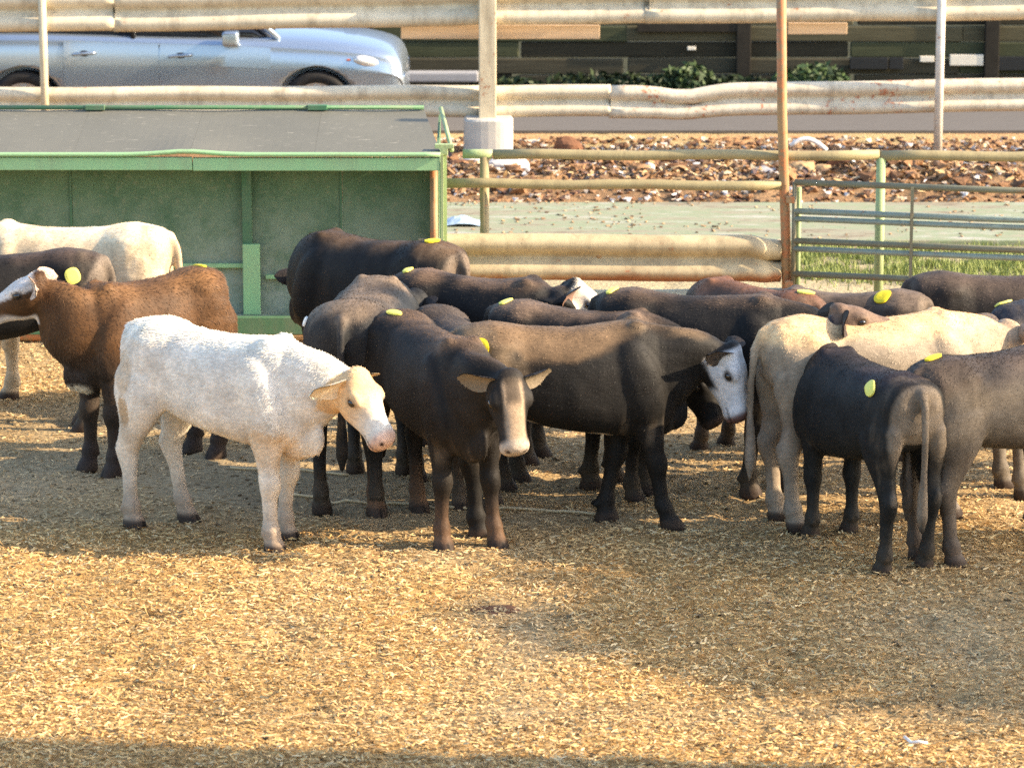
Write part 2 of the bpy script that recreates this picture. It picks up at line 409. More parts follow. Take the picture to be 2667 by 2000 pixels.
TORSO = [(-0.650, 1.045, 0.88, 0.060), (-0.640, 1.075, 0.82, 0.110), (-0.60, 1.104, 0.76, 0.155), (-0.53, 1.120, 0.71, 0.182),
         (-0.43, 1.132, 0.685, 0.208), (-0.36, 1.122, 0.665, 0.200), (-0.26, 1.104, 0.63, 0.188), (-0.14, 1.094, 0.595, 0.206), (0.0, 1.088, 0.570, 0.220),
         (0.14, 1.092, 0.552, 0.218), (0.27, 1.108, 0.535, 0.202), (0.37, 1.118, 0.525, 0.184), (0.46, 1.095, 0.525, 0.160), (0.53, 1.04, 0.555, 0.126), (0.59, 0.96, 0.62, 0.08)]
HIND = [(-0.42, 0.100, 0.95, 0.075, 0.17), (-0.450, 0.118, 0.84, 0.098, 0.195), (-0.460, 0.126, 0.74, 0.094, 0.182), (-0.465, 0.130, 0.66, 0.080, 0.152),
        (-0.490, 0.130, 0.57, 0.060, 0.108), (-0.530, 0.127, 0.49, 0.045, 0.072), (-0.560, 0.125, 0.43, 0.044, 0.064), (-0.556, 0.123, 0.385, 0.041, 0.055), (-0.540, 0.122, 0.31, 0.032, 0.040),
        (-0.53, 0.121, 0.18, 0.031, 0.037), (-0.522, 0.121, 0.130, 0.043, 0.050), (-0.51, 0.121, 0.088, 0.037, 0.042), (-0.50, 0.121, 0.058, 0.047, 0.055), (-0.488, 0.121, 0.0, 0.053, 0.070)]
FORE = [(0.36, 0.105, 0.86, 0.080, 0.13), (0.37, 0.118, 0.73, 0.078, 0.128), (0.37, 0.119, 0.63, 0.066, 0.102), (0.375, 0.117, 0.52, 0.051, 0.069),
        (0.378, 0.114, 0.43, 0.043, 0.052), (0.384, 0.112, 0.385, 0.049, 0.057), (0.383, 0.112, 0.345, 0.047, 0.053), (0.376, 0.112, 0.29, 0.034, 0.039), (0.374, 0.112, 0.18, 0.031, 0.036),
        (0.376, 0.112, 0.13, 0.043, 0.048), (0.388, 0.112, 0.088, 0.037, 0.041), (0.398, 0.112, 0.055, 0.047, 0.054), (0.410, 0.112, 0.0, 0.052, 0.068)]
FORE = [(x, y, z, a * (1.12 if z < .6 else 1), b * (1.12 if z < .6 else 1)) for x, y, z, a, b in FORE]
HIND = [(x, y, z, a * (1.12 if z < .5 else 1), b * (1.12 if z < .5 else 1)) for x, y, z, a, b in HIND]
HS = 0.98
HEAD = [(-0.050, -0.070, 0.050, 0.045), (-0.030, -0.072, 0.082, 0.075), (0.01, -0.083, 0.104, 0.098), (0.05, -0.095, 0.113, 0.114), (0.09, -0.102, 0.114, 0.122), (0.13, -0.104, 0.103, 0.119),
        (0.18, -0.105, 0.086, 0.104), (0.23, -0.106, 0.074, 0.088), (0.28, -0.108, 0.072, 0.079), (0.315, -0.111, 0.079, 0.077), (0.345, -0.114, 0.081, 0.071), (0.367, -0.116, 0.067, 0.057), (0.378, -0.116, 0.042, 0.035)]
HEAD = [tuple(HS * q for q in r_) for r_ in HEAD]

def make_calf(label, px, py, heading, H, coat, neck=(0, 22, 0.42), head=(0, -35), feet=((0, 0),) * 4, tags=(), ear_tags=(),
              hair=(15000, 0.022), L=1.0, W=1.0, tail=(0, 0), voxel=0.015, roll=0.0, ears=True, ear_droop=0.35, fat=1.0, group='cattle crowded in the pen', name='calf'):
    """coat(p, h, part) -> rgb, with p in body space, h in head space. heading in degrees, 0 = to the right, 90 = away"""
    S = H / 1.13
    mb = MB()
    # trunk
    mb.rings([superring(x * L, zt, 0.80 - (0.80 - zb) * fat, hw * W, 2.55, 32, 0.20 if -0.30 < x < 0.35 else 0.05) for x, zt, zb, hw in TORSO])
    # brisket
    ellipsoid(mb, (0.49 * L, 0, 0.60), (0.13, 0.075, 0.12))
    ellipsoid(mb, (0.56 * L, 0, 0.66), (0.10, 0.035, 0.16), Matrix.Rotation(R(-25), 3, 'Y'))
    for s_ in (-1, 1):
        ellipsoid(mb, (0.36 * L, s_ * 0.145 * W, 0.80), (0.13, 0.080, 0.25), Matrix.Rotation(R(-18), 3, 'Y'))
        ellipsoid(mb, (-0.48 * L, s_ * 0.118 * W, 0.86), (0.13, 0.090, 0.19), Matrix.Rotation(R(12), 3, 'Y'))
        ellipsoid(mb, (-0.42 * L, s_ * 0.132 * W, 1.022), (0.11, 0.062, 0.055))
        ellipsoid(mb, (-0.625 * L, s_ * 0.075 * W, 0.97), (0.032, 0.028, 0.040))
        ellipsoid(mb, (0.36 * L, s_ * 0.070 * W, 1.07), (0.06, 0.045, 0.055))
    # legs: order fore-left, fore-right, hind-left, hind-right (left = +y)
    for k, (tpl, s_) in enumerate(((FORE, 1), (FORE, -1), (HIND, 1), (HIND, -1))):
        dx, dy = feet[k]; top = tpl[0][2]; rs = []
        for (x, y, z, a, b) in tpl:
            w = ((top - z) / top) ** 1.15
            cx, cy = x * L + dx * w, s_ * y * W + dy * w
            rs.append([(cx + b * math.sin(2 * math.pi * j / 14), cy + a * math.cos(2 * math.pi * j / 14), z) for j in range(14)])
        mb.rings(rs)
        if tpl is HIND:
            w = ((top - .45) / top) ** 1.15; ellipsoid(mb, (-0.605 * L + dx * w, s_ * 0.125 * W + dy * w, 0.455), (0.028, 0.024, 0.04))
        for sx_ in (-1, 1):      # dew claws
            hx_, hy_ = tpl[-4][0] * L + dx, s_ * tpl[-4][1] * W + dy
            ellipsoid(mb, (hx_ - 0.040, hy_ + sx_ * 0.022, 0.105), (0.016, 0.014, 0.018))
    # neck and head
    base = Vector((0.42 * L, 0, 0.84)); ny_, np_, nl = neck
    nd = Vector((math.cos(R(np_)) * math.cos(R(ny_)), math.cos(R(np_)) * math.sin(R(ny_)), math.sin(R(np_))))
    P = base + Vector((0.06, 0, 0.10)) + nd * nl
    hy, hp = head
    hf = Vector((math.cos(R(hp)) * math.cos(R(hy)), math.cos(R(hp)) * math.sin(R(hy)), math.sin(R(hp))))
    side = Vector((0, 0, 1)).cross(hf).normalized(); up = hf.cross(side).normalized()
    if roll: q = Matrix.Rotation(R(roll), 3, hf); side = q @ side; up = q @ up
    nend = P + up * -0.115 + hf * 0.02
    c1 = base + Vector((0.17, 0, 0.03)) + nd * 0.04
    c2 = nend - hf * 0.05 - nd * 0.12
    rs = []
    for i in range(11):
        t = i / 10
        p = base * (1 - t) ** 3 + c1 * 3 * t * (1 - t) ** 2 + c2 * 3 * t * t * (1 - t) + nend * t ** 3
        tg = ((c1 - base) * (1 - t) ** 2 + (c2 - c1) * 2 * t * (1 - t) + (nend - c2) * t * t).normalized()
        upv = (Vector((0, 0, 1)) * (1 - t) + up * t)
        if i == 0: upv = Vector((0, 0, 1))
        sd_ = upv.cross(tg)
        if sd_.length < 1e-3: sd_ = side.copy()
        sd_.normalize(); uv = tg.cross(sd_).normalized()
        a = interp([(0, 0.155 * W), (0.35, 0.128), (0.7, 0.108), (1, 0.076)], t); b = interp([(0, 0.275), (0.3, 0.228), (0.65, 0.178), (1, 0.105)], t)
        rs.append([p + sd_ * a * math.cos(2 * math.pi * j / 18) + uv * b * math.sin(2 * math.pi * j / 18) for j in range(18)])
    mb.rings(rs)
    rs = []
    for (s0, u0, a, b) in HEAD:
        ring = []
        for j in range(18):
            t = 2 * math.pi * j / 18; c, s_ = math.cos(t), math.sin(t)
            aa = a * (1 - 0.22 * max(0, -s_) * (1 if s0 < 0.28 else 0.3))
            ring.append(P + hf * s0 + side * (aa * math.copysign(abs(c) ** 0.85, c)) + up * (u0 + b * math.copysign(abs(s_) ** 0.85, s_)))
        rs.append(ring)
    mb.rings(rs)
    hb = Matrix((hf, side, up)).transposed()
    for s_ in (-1, 1):
        ellipsoid(mb, P + (hf * 0.100 + side * (0.090 * s_) + up * -0.036) * HS, (0.055, 0.030, 0.030), hb)
    ellipsoid(mb, P + hf * 0.0 + up * -0.012, (0.06, 0.075, 0.04), hb)
    # tail
    tx, ty = tail
    tp = [(-0.60 * L, 0, 1.075), (-0.655 * L, 0, 1.055), (-0.695 * L + tx * .2, ty * .2, 0.97), (-0.705 * L + tx * .5, ty * .5, 0.80), (-0.70 * L + tx * .8, ty * .8, 0.62), (-0.69 * L + tx, ty, 0.48), (-0.69 * L + tx, ty, 0.36), (-0.69 * L + tx, ty, 0.27)]
    mb.tube(tp, [0.03, 0.032, 0.026, 0.022, 0.020, 0.030, 0.034, 0.012], 10)
    # fuse
    me0 = mb.mesh('raw'); ob0 = bpy.data.objects.new('raw', me0); col.objects.link(ob0)
    rm = ob0.modifiers.new('r', 'REMESH'); rm.mode = 'VOXEL'; rm.voxel_size = voxel
    sm = ob0.modifiers.new('s', 'SMOOTH'); sm.factor = 0.5; sm.iterations = 5
    dg = bpy.context.evaluated_depsgraph_get(); dg.update()
    ev = ob0.evaluated_get(dg); em = ev.to_mesh()
    nv = len(em.vertices); V = np.empty(nv * 3); em.vertices.foreach_get('co', V); V = V.reshape(-1, 3)
    F = [tuple(p.vertices) for p in em.polygons]
    ev.to_mesh_clear(); bpy.data.objects.remove(ob0); bpy.data.meshes.remove(me0)
    # uneven flesh: ribs and muscle
    lump = (fbm(V[:, 0] * 4 + px * .1, V[:, 2] * 4 + 40, 91) - .5) * .022
    V[:, 1] += np.sign(V[:, 1]) * lump * sstep(.05, .12, np.abs(V[:, 1])) * sstep(.42, .55, V[:, 2]) * (V[:, 0] < 0.5 * L)
    V[:, 2] += (fbm(V[:, 0] * 5 + px * .1, V[:, 1] * 5 + 40, 93) - .5) * .018 * sstep(.95, 1.05, V[:, 2]) * (V[:, 0] < 0.4 * L)
    # ears (leaf shells appended to the same mesh)
    EV, EF, EU = [], [], []
    if ears:
        for s_ in (-1, 1):
            root = P + (hf * 0.015 + side * (0.080 * s_) + up * -0.04) * HS
            d = (side * s_ - hf * 0.28 - up * ear_droop).normalized()
            nrm = (hf * 0.9 + up * 0.25); nrm = (nrm - d * nrm.dot(d)).normalized(); wd = d.cross(nrm).normalized()
            nu, nw = 9, 7; off = nv + len(EV)
            for lay in (0, 1):
                for i in range(nu):
                    u = i / (nu - 1); wid = 0.062 * (math.sin(math.pi * min(1, u * 0.84 + 0.14)) ** 0.6 + 0.10 * (1 - u)) * (1 if i < nu - 1 else 0.35)
                    for j in range(nw):
                        w = (j / (nw - 1)) * 2 - 1
                        cup = 0.030 * (w * w) * math.sin(math.pi * min(1, u + 0.15)) - 0.010 - (0.012 if lay else 0) * (1 - w * w * 0.7)
                        q = root + d * (0.18 * u) + wd * (w * wid) + nrm * cup - up * (0.02 * u * u)
                        EV.append(tuple(q)); EU.append((u, w, lay))
                for i in range(nu - 1):
                    for j in range(nw - 1):
                        a = off + lay * nu * nw + i * nw + j
                        EF.append((a, a + 1, a + nw + 1, a + nw))
    earlab = np.zeros(nv + len(EV)); 
    if EV:
        V = np.vstack([V, np.array(EV)]); F = F + EF
        earlab[nv:] = [1 + e[2] for e in EU]
    # colours
    Pn = np.array(P); Hm = np.array([hf, side, up])
    h = (V - Pn) @ Hm.T / HS
    ishead = (h[:, 0] > -0.06) & (np.abs(h[:, 1]) < 0.14) & (h[:, 2] > -0.26) & (h[:, 2] < 0.06) & (h[:, 0] < 0.5) & (np.linalg.norm(h - np.array([0.17, 0, -0.1]), axis=1) < 0.26)
    nz = fbm(V[:, 0] * 6 + 50 + px, V[:, 2] * 6 + V[:, 1] * 5 + 50, 71)
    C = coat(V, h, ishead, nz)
    # hooves, lower-leg mud, muzzle, ears
    C = np.array(C)
    def blend(C, c, m): return C * (1 - m[:, None]) + np.array(c)[None, :] * m[:, None]
    C = blend(C, coat.mud, sstep(0.34, 0.05, V[:, 2] + 0.1 * (nz - 0.5)) * (1 - ishead) * coat.mudamt)
    C = blend(C, (0.045, 0.03, 0.022), sstep(0.075, 0.045, V[:, 2]))
    for k, (tpl, s_) in enumerate(((FORE, 1), (FORE, -1), (HIND, 1), (HIND, -1))):
        fx, fy = tpl[-1][0] * L + feet[k][0], s_ * tpl[-1][1] * W + feet[k][1]
        cl = (np.abs(V[:, 1] - fy) < 0.007) & (V[:, 0] > fx) & (V[:, 0] < fx + .12) & (V[:, 2] < 0.055)
        C[cl] *= 0.15
    muz = sstep(0.305, 0.345, h[:, 0] + 0.02 * (nz - .5)) * ishead
    C = blend(C, coat.muzzle, muz)
    for s_ in (-1, 1):
        nd2 = np.linalg.norm((h - np.array([0.358, s_ * 0.044, -0.088])) / np.array([0.022, 0.018, 0.014]), axis=1)
        C = blend(C, (0.03, 0.016, 0.013), sstep(1.2, 0.7, nd2) * ishead)
        ed = np.linalg.norm((h - np.array([0.112, s_ * 0.109, -0.062])) / np.array([0.034, 0.03, 0.024]), axis=1)
        C = blend(C, coat.eyerim, sstep(1.3, 0.8, ed) * ishead * 0.8)
    md = (np.abs(h[:, 2] + 0.140 - 0.02 * (h[:, 0] - 0.34)) < 0.006) & (h[:, 0] > 0.27) & ishead
    C[md] *= 0.35
    C[earlab == 1] = np.array(coat.ear_in); C[earlab == 2] = np.array(coat.ear_out)
    # place: scale, heading
    g = ground_at(px, py); a = R(heading)
    rot = np.array([[math.cos(a), -math.sin(a), 0], [math.sin(a), math.cos(a), 0], [0, 0, 1]])
    me = bpy.data.meshes.new(name); me.from_pydata((V * S).tolist(), [], F); me.update()
    me.polygons.foreach_set('use_smooth', [True] * len(me.polygons))
    add_col(me, C.astype(np.float32)); me.materials.append(M['hide'])
    ob = bpy.data.objects.new(name, me); col.objects.link(ob)
    ob.location = (g.x, g.y, -0.014); ob.rotation_euler = (0, 0, a)
    tag(ob, label, 'calf', group)
    # eyes
    for s_ in (-1, 1):
        e = MB(); c = (P + (hf * 0.112 + side * (0.102 * s_) + up * -0.062) * HS) * S
        ellipsoid(e, (0, 0, 0), (0.025 * S, 0.018 * S, 0.020 * S), hb, 12, 8)
        eo = e.build('eye', M['eye'], ob, smooth=True); eo.location = c
    bvh = BVHTree.FromPolygons([tuple(v) for v in (V * S)], F)
    # coat hair: short tufts lying along the body
    nh, hl = hair
    if nh:
        tri = np.array([(f[0], f[1], f[2]) for f in F[:]] + [(f[0], f[2], f[3]) for f in F if len(f) == 4])
        A, B, D = V[tri[:, 0]], V[tri[:, 1]], V[tri[:, 2]]
        N = np.cross(B - A, D - A); ar = np.linalg.norm(N, axis=1); N = N / (ar[:, None] + 1e-12)
        cen = (A + B + D) / 3; hc = (cen - Pn) @ Hm.T / HS
        wgt = ar * sstep(0.07, 0.12, cen[:, 2]) * np.where((hc[:, 0] > 0.29) & (np.linalg.norm(hc - np.array([0.33, 0, -0.1]), axis=1) < 0.12), 0.0, 1.0)
        wgt = wgt * (1 - 0.55 * sstep(0.40, 0.30, cen[:, 2]))
        wgt = np.where((hc[:, 0] > -0.02) & (np.linalg.norm(hc - np.array([0.17, 0, -0.1]), axis=1) < 0.25), wgt * 1.2, wgt)
        rng = np.random.default_rng(int(px * 7 + py))
        pick = rng.choice(len(tri), nh, p=wgt / wgt.sum())
        r1 = np.sqrt(rng.random(nh)); r2 = rng.random(nh)
        p0 = A[pick] * (1 - r1)[:, None] + B[pick] * (r1 * (1 - r2))[:, None] + D[pick] * (r1 * r2)[:, None]
        n0 = N[pick]
        hcp = (p0 - Pn) @ Hm.T / HS
        onh = (hcp[:, 0] > 0.0) & (np.linalg.norm(hcp - np.array([0.17, 0, -0.1]), axis=1) < 0.25)
        flow = np.tile(np.array([[-0.8, 0, -0.75]]), (nh, 1)); flow[onh] = -np.array(hf) - 0.3 * np.array(up)
        sw = fbm(p0[:, 0] * 7 + 9, p0[:, 2] * 7 + p0[:, 1] * 7 + 30, 77) - 0.5
        flow = flow + rng.normal(0, 0.22, (nh, 3)) + sw[:, None] * np.array([[0.0, 1.2, 1.2]])
        tg = flow - n0 * np.sum(flow * n0, 1)[:, None]; tg /= np.linalg.norm(tg, axis=1)[:, None] + 1e-9
        lean = rng.uniform(0.06, 0.30, nh)
        topf = sstep(1.0, 1.08, p0[:, 2])
        dirv = tg + n0 * (lean + 0.18 * topf)[:, None]; dirv /= np.linalg.norm(dirv, axis=1)[:, None]
        bi = np.cross(n0, tg); ln = hl * rng.uniform(0.6, 1.4, nh) * np.where(onh, 0.55, 1.0) * np.where(p0[:, 2] < 0.42, 0.6, 1.0)
        wdh = 0.0026 * rng.uniform(0.7, 1.4, nh)
        HV = np.empty((nh * 3, 3)); p0 = p0 - n0 * 0.002
        HV[0::3] = p0 - bi * wdh[:, None]; HV[1::3] = p0 + bi * wdh[:, None]; HV[2::3] = p0 + dirv * ln[:, None]
        hm = bpy.data.meshes.new('coat'); hm.vertices.add(nh * 3); hm.vertices.foreach_set('co', (HV * S).ravel())
        hm.loops.add(nh * 3); hm.loops.foreach_set('vertex_index', np.arange(nh * 3)); hm.polygons.add(nh)
        hm.polygons.foreach_set('loop_start', np.arange(nh) * 3); hm.polygons.foreach_set('loop_total', np.full(nh, 3)); hm.update()
        hv = coat.hairvar; hc0 = C[tri[pick, 0]] * rng.uniform(1 - hv, 1 + hv * 1.2, nh)[:, None]
        hcol = np.repeat(hc0, 3, axis=0); hcol[2::3] = np.clip(hcol[2::3] * 1.25 + coat.tip * np.array([1.25, 1.0, .72]), 0, 0.9)
        add_col(hm, hcol.astype(np.float32)); hm.materials.append(M['hair'])
        ho = bpy.data.objects.new('coat', hm); col.objects.link(ho); ho.parent = ob
    # glued back tags: (x, y, direction from which it is pressed on, material, size, spin)
    for (tx_, ty_, mat, ln, wd_, spin) in tags:
        if abs(ty_) > .1:
            sg = 1 if ty_ > 0 else -1; hit = bvh.ray_cast(Vector((tx_ * L, sg * .6, 1.35 - (abs(ty_) - .1) * 1.5)) * S, Vector((0, -sg, -.62)))
        else: hit = bvh.ray_cast(Vector((tx_ * L, ty_ * W, 1.6)) * S, Vector((0, 0, -1)))
        if hit[0] is None: continue
        nn = hit[1].normalized(); 
        if nn.z < 0: nn = -nn
        q = nn.to_track_quat('Z', 'X').to_matrix() @ Matrix.Rotation(R(spin), 3, 'Z')
        t = MB(); n = 24; rgs = []
        for fr, off in ((1.0, 0.002), (1.0, 0.011), (0.66, 0.014), (0.33, 0.014)):
            rg = []
            for j in range(n):
                c, s2 = math.cos(2 * math.pi * j / n), math.sin(2 * math.pi * j / n)
                w_ = hit[0] + q @ Vector((ln / 2 * fr * math.copysign(abs(c) ** .8, c), wd_ / 2 * fr * math.copysign(abs(s2) ** .8, s2), 0))
                near = bvh.find_nearest(w_); rg.append(near[0] * .8 + w_ * .2 + nn * off)
            rgs.append(rg)
        t.rings(rgs); t.build('back_tag', mat, ob)
    for (s_, mat, ln) in ear_tags:
        root = P + hf * 0.045 + side * (0.15 * s_) + up * (-0.035 - 0.55 * ear_droop * 0.12)
        t = MB(); n = 12; pts = []
        for j in range(n):
            th = 2 * math.pi * j / n; pts.append((0.026 * math.cos(th) * (1.15 if math.sin(th) < 0 else 0.75), ln / 2 * math.sin(th) - ln * 0.4))
        t.rings([[tuple((root + side * x + up * y + hf * z) * S) for x, y in pts] for z in (0.0, 0.004)])
        t.build('ear_tag', mat, ob)
    return ob

class Coat:
    dung = 0.5; dungc = (0.13, 0.098, 0.066); mud = (0.10, 0.075, 0.05); mudamt = 0.55; muzzle = (0.05, 0.035, 0.03); eyerim = (0.02, 0.015, 0.012)
    ear_in = (0.10, 0.075, 0.055); ear_out = (0.03, 0.024, 0.02); tip = 0.005; hairvar = 0.5; dust = 0.14; dustc = (0.11, 0.086, 0.062)
    def __init__(s, base, top=None, low=None, face=None, topz=(1.0, 1.12), lowz=(0.75, 0.55), spots=(), var=0.35, patches=(), facemask=None, **kw):
        s.base, s.top, s.low, s.face, s.topz, s.lowz, s.spots, s.var, s.patches, s.facemask = base, top, low, face, topz, lowz, spots, var, patches, facemask
        for k, v in kw.items(): setattr(s, k, v)
    def __call__(s, p, h, ish, nz):
        C = np.tile(np.array(s.base, float)[None, :], (len(p), 1))
        def bl(C, c, m): return C * (1 - m[:, None]) + np.array(c, float)[None, :] * m[:, None]
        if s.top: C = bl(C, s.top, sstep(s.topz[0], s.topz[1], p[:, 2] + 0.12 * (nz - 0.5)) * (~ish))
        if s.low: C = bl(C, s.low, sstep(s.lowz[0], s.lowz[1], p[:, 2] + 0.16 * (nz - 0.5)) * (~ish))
        for (c, r, cc) in s.patches:
            d = np.linalg.norm((p - np.array(c)) / np.array(r), axis=1) + 0.5 * (nz - 0.5)
            C = bl(C, cc, sstep(1.1, 0.85, d))
        C = C * (1 + s.var * (nz - 0.5) * 2)[:, None]
        st_ = fbm(p[:, 0] * 22 + 5, p[:, 2] * 5 + p[:, 1] * 9 + 60, 83); pt = fbm(p[:, 0] * 3.3 + 15, p[:, 2] * 3.3 + p[:, 1] * 3 + 20, 85)
        C = bl(C, s.dustc, s.dust * sstep(0.42, 0.70, pt * .6 + st_ * .4))
        hq = np.maximum(sstep(-0.28, -0.48, p[:, 0]) * sstep(0.30, 0.5, p[:, 2]), sstep(0.68, 0.56, p[:, 2]) * sstep(0.45, 0.52, p[:, 2])) * (~ish)
        C = bl(C, s.dungc, s.dung * hq * sstep(0.50, 0.66, pt * .5 + st_ * .5))
        if s.face is not None:
            m = s.facemask(h, nz) if s.facemask else np.ones(len(p))
            C = bl(C, s.face, m * ish)
        return C

BLACK = dict(base=(0.0115, 0.0105, 0.0098), dust=0.06, top=(0.082, 0.050, 0.028), topz=(1.03, 1.13))  # top: brown sheen of sunlit black backs, painted into the coat
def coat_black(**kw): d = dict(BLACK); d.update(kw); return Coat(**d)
white_face = lambda h, nz: sstep(-0.03, 0.02, h[:, 0] + 0.03 * (nz - .5)) 

# foreground white calf
make_calf('fluffy white calf in front of the herd with cream head turned to the right', 592, 1396, -34, 1.17,
          Coat((0.66, 0.60, 0.51), dung=0.35, dungc=(0.42, 0.33, 0.22), dust=0.22, dustc=(0.50, 0.44, 0.37), top=(0.76, 0.69, 0.57), low=(0.64, 0.55, 0.43), face=(0.66, 0.42, 0.20), var=0.12, mud=(0.22, 0.13, 0.07), mudamt=0.75, muzzle=(0.60, 0.40, 0.30), eyerim=(0.30, 0.20, 0.12), ear_in=(0.74, 0.58, 0.38), ear_out=(0.78, 0.66, 0.48), tip=0.05, hairvar=0.14,
               patches=(((-0.52, -0.2, 0.86), (0.07, 0.2, 0.12), (0.56, 0.46, 0.34)), ((-0.52, -0.2, 0.66), (0.05, 0.2, 0.09), (0.42, 0.30, 0.18)), ((0.40, 0.0, 0.56), (0.14, 0.3, 0.12), (0.66, 0.50, 0.33))),
               facemask=lambda h, nz: sstep(0.30, 0.08, h[:, 0] + 0.08 * (nz - .5)) * 0.9),
          neck=(8, 3, 0.38), head=(-6, -47), feet=((-0.09, 0.02), (0.04, -0.02), (0.10, 0.02), (-0.06, 0)), hair=(46000, 0.0210), voxel=0.012, ear_droop=0.8, L=0.95)

# dark calf facing the viewer
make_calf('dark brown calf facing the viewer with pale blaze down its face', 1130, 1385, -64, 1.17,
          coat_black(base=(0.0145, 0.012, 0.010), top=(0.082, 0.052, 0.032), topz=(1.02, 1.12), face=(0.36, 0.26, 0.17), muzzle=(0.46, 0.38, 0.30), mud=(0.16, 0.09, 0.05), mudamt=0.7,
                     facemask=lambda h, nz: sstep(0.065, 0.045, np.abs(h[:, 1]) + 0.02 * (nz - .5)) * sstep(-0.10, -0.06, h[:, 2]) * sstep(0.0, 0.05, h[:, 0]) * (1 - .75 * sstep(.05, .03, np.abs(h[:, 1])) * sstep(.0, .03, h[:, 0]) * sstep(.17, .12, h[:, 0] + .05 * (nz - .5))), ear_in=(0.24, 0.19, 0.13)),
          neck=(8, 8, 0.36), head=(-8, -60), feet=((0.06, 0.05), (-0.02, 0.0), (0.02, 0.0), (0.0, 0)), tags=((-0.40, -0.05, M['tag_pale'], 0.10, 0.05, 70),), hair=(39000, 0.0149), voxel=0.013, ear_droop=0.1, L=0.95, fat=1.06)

# white-faced calf with the yellow rump tag
make_calf('black calf with white face, sunlit hindquarters painted brown-grey and a round yellow tag on its rump', 1480, 1372, 10, 1.17,
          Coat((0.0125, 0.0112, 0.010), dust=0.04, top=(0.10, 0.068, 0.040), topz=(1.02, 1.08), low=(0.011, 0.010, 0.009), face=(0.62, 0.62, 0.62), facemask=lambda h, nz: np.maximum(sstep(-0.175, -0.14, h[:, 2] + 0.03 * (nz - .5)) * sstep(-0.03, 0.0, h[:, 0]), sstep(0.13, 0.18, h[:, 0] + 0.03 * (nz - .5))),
               muzzle=(0.13, 0.07, 0.06), patches=(((-0.64, 0, 0.98), (0.40, 0.5, 0.32), (0.135, 0.096, 0.060)), ((-0.10, 0, 1.12), (0.40, 0.4, 0.20), (0.140, 0.090, 0.050)), ((-0.28, -0.08, 0.56), (0.12, 0.12, 0.075), (0.55, 0.52, 0.46)), ((0.14, 0.0, 0.52), (0.10, 0.14, 0.05), (0.50, 0.44, 0.36))), mud=(0.022, 0.019, 0.017)),  # sunlit rump and topline painted brown, shaded forequarters left black
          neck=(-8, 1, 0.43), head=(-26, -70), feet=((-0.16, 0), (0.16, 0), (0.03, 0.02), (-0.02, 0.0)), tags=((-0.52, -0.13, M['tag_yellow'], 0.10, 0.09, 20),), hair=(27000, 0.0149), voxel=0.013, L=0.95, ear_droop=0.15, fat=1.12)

# grey-black bulky calf behind the dark one
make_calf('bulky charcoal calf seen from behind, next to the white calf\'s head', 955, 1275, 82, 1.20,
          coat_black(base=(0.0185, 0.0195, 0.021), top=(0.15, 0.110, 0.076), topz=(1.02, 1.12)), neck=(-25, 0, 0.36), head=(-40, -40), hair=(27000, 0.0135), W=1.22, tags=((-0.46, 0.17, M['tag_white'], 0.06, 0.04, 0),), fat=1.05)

# big black calf by the feeder
make_calf('large black calf against the green feeder, its tail end to the pipe fence', 978, 1088, 146, 1.18,
          coat_black(patches=(((-0.66, 0.0, 0.92), (0.10, 0.3, 0.2), (0.12, 0.09, 0.066)),)), neck=(-60, -25, 0.30), head=(-80, -55), tags=((-0.46, 0.02, M['tag_yellow'], 0.11, 0.06, 75),), hair=(24000, 0.0149), W=1.12, fat=1.05, L=0.95)

# brown-black calf with an orange-lit white face in the middle
make_calf('dark calf with cream white face held up, in the middle before the guardrail', 1255, 1185, -20, 1.12,
          coat_black(top=(0.105, 0.068, 0.044), face=(0.66, 0.58, 0.46), ear_in=(0.2, 0.12, 0.09), facemask=lambda h, nz: sstep(-0.04, 0.0, h[:, 0])), neck=(40, 34, 0.24), head=(22, -36), tags=((-0.55, -0.02, M['tag_pale'], 0.11, 0.055, 80),), hair=(21000, 0.0162), L=0.84)

make_calf('dark calf with sunlit ridge painted pale along its back, wedged behind the white-faced calf', 1520, 1280, -20, 1.10,
          coat_black(top=(0.125, 0.085, 0.058), topz=(1.04, 1.12)), neck=(0, -20, 0.30), head=(0, -60), tags=((-0.54, -0.02, M['tag_pale'], 0.115, 0.055, 70),), hair=(18000, 0.0162), L=0.88)  # sun along the spine is put into the top colour

make_calf('small brown calf of which only the head shows over the dark calf', 1195, 1285, -70, 1.04,
          Coat((0.060, 0.045, 0.034), face=(0.30, 0.22, 0.15), ear_in=(0.32, 0.26, 0.19), ear_out=(0.16, 0.12, 0.085)), neck=(16, 30, 0.34), head=(40, -30), hair=(18000, 0.0175), ear_droop=-0.1, L=0.85)

make_calf('black calf with green ear tag standing behind the white face', 1825, 1272, -9, 1.17,
          coat_black(top=(0.092, 0.062, 0.042)), neck=(-6, -2, 0.36), head=(-4, -62), feet=((0.10, 0), (-0.08, 0), (-0.05, 0.0), (-0.16, 0.05)), tags=((-0.55, -0.02, M['tag_pale'], 0.125, 0.05, 70),), ear_tags=((-1, M['tag_green'], 0.085), (1, M['tag_white'], 0.045)), hair=(27000, 0.0162), ear_droop=0.3, L=0.9)

make_calf('reddish brown calf back showing in front of the rusty post', 1955, 1190, 128, 1.07,
          Coat((0.055, 0.036, 0.027), top=(0.16, 0.075, 0.042), topz=(0.98, 1.1)), neck=(-30, -25, 0.3), head=(-30, -60), tags=((-0.50, -0.03, M['tag_pale'], 0.11, 0.06, 40),), hair=(15000, 0.0162), L=0.9)

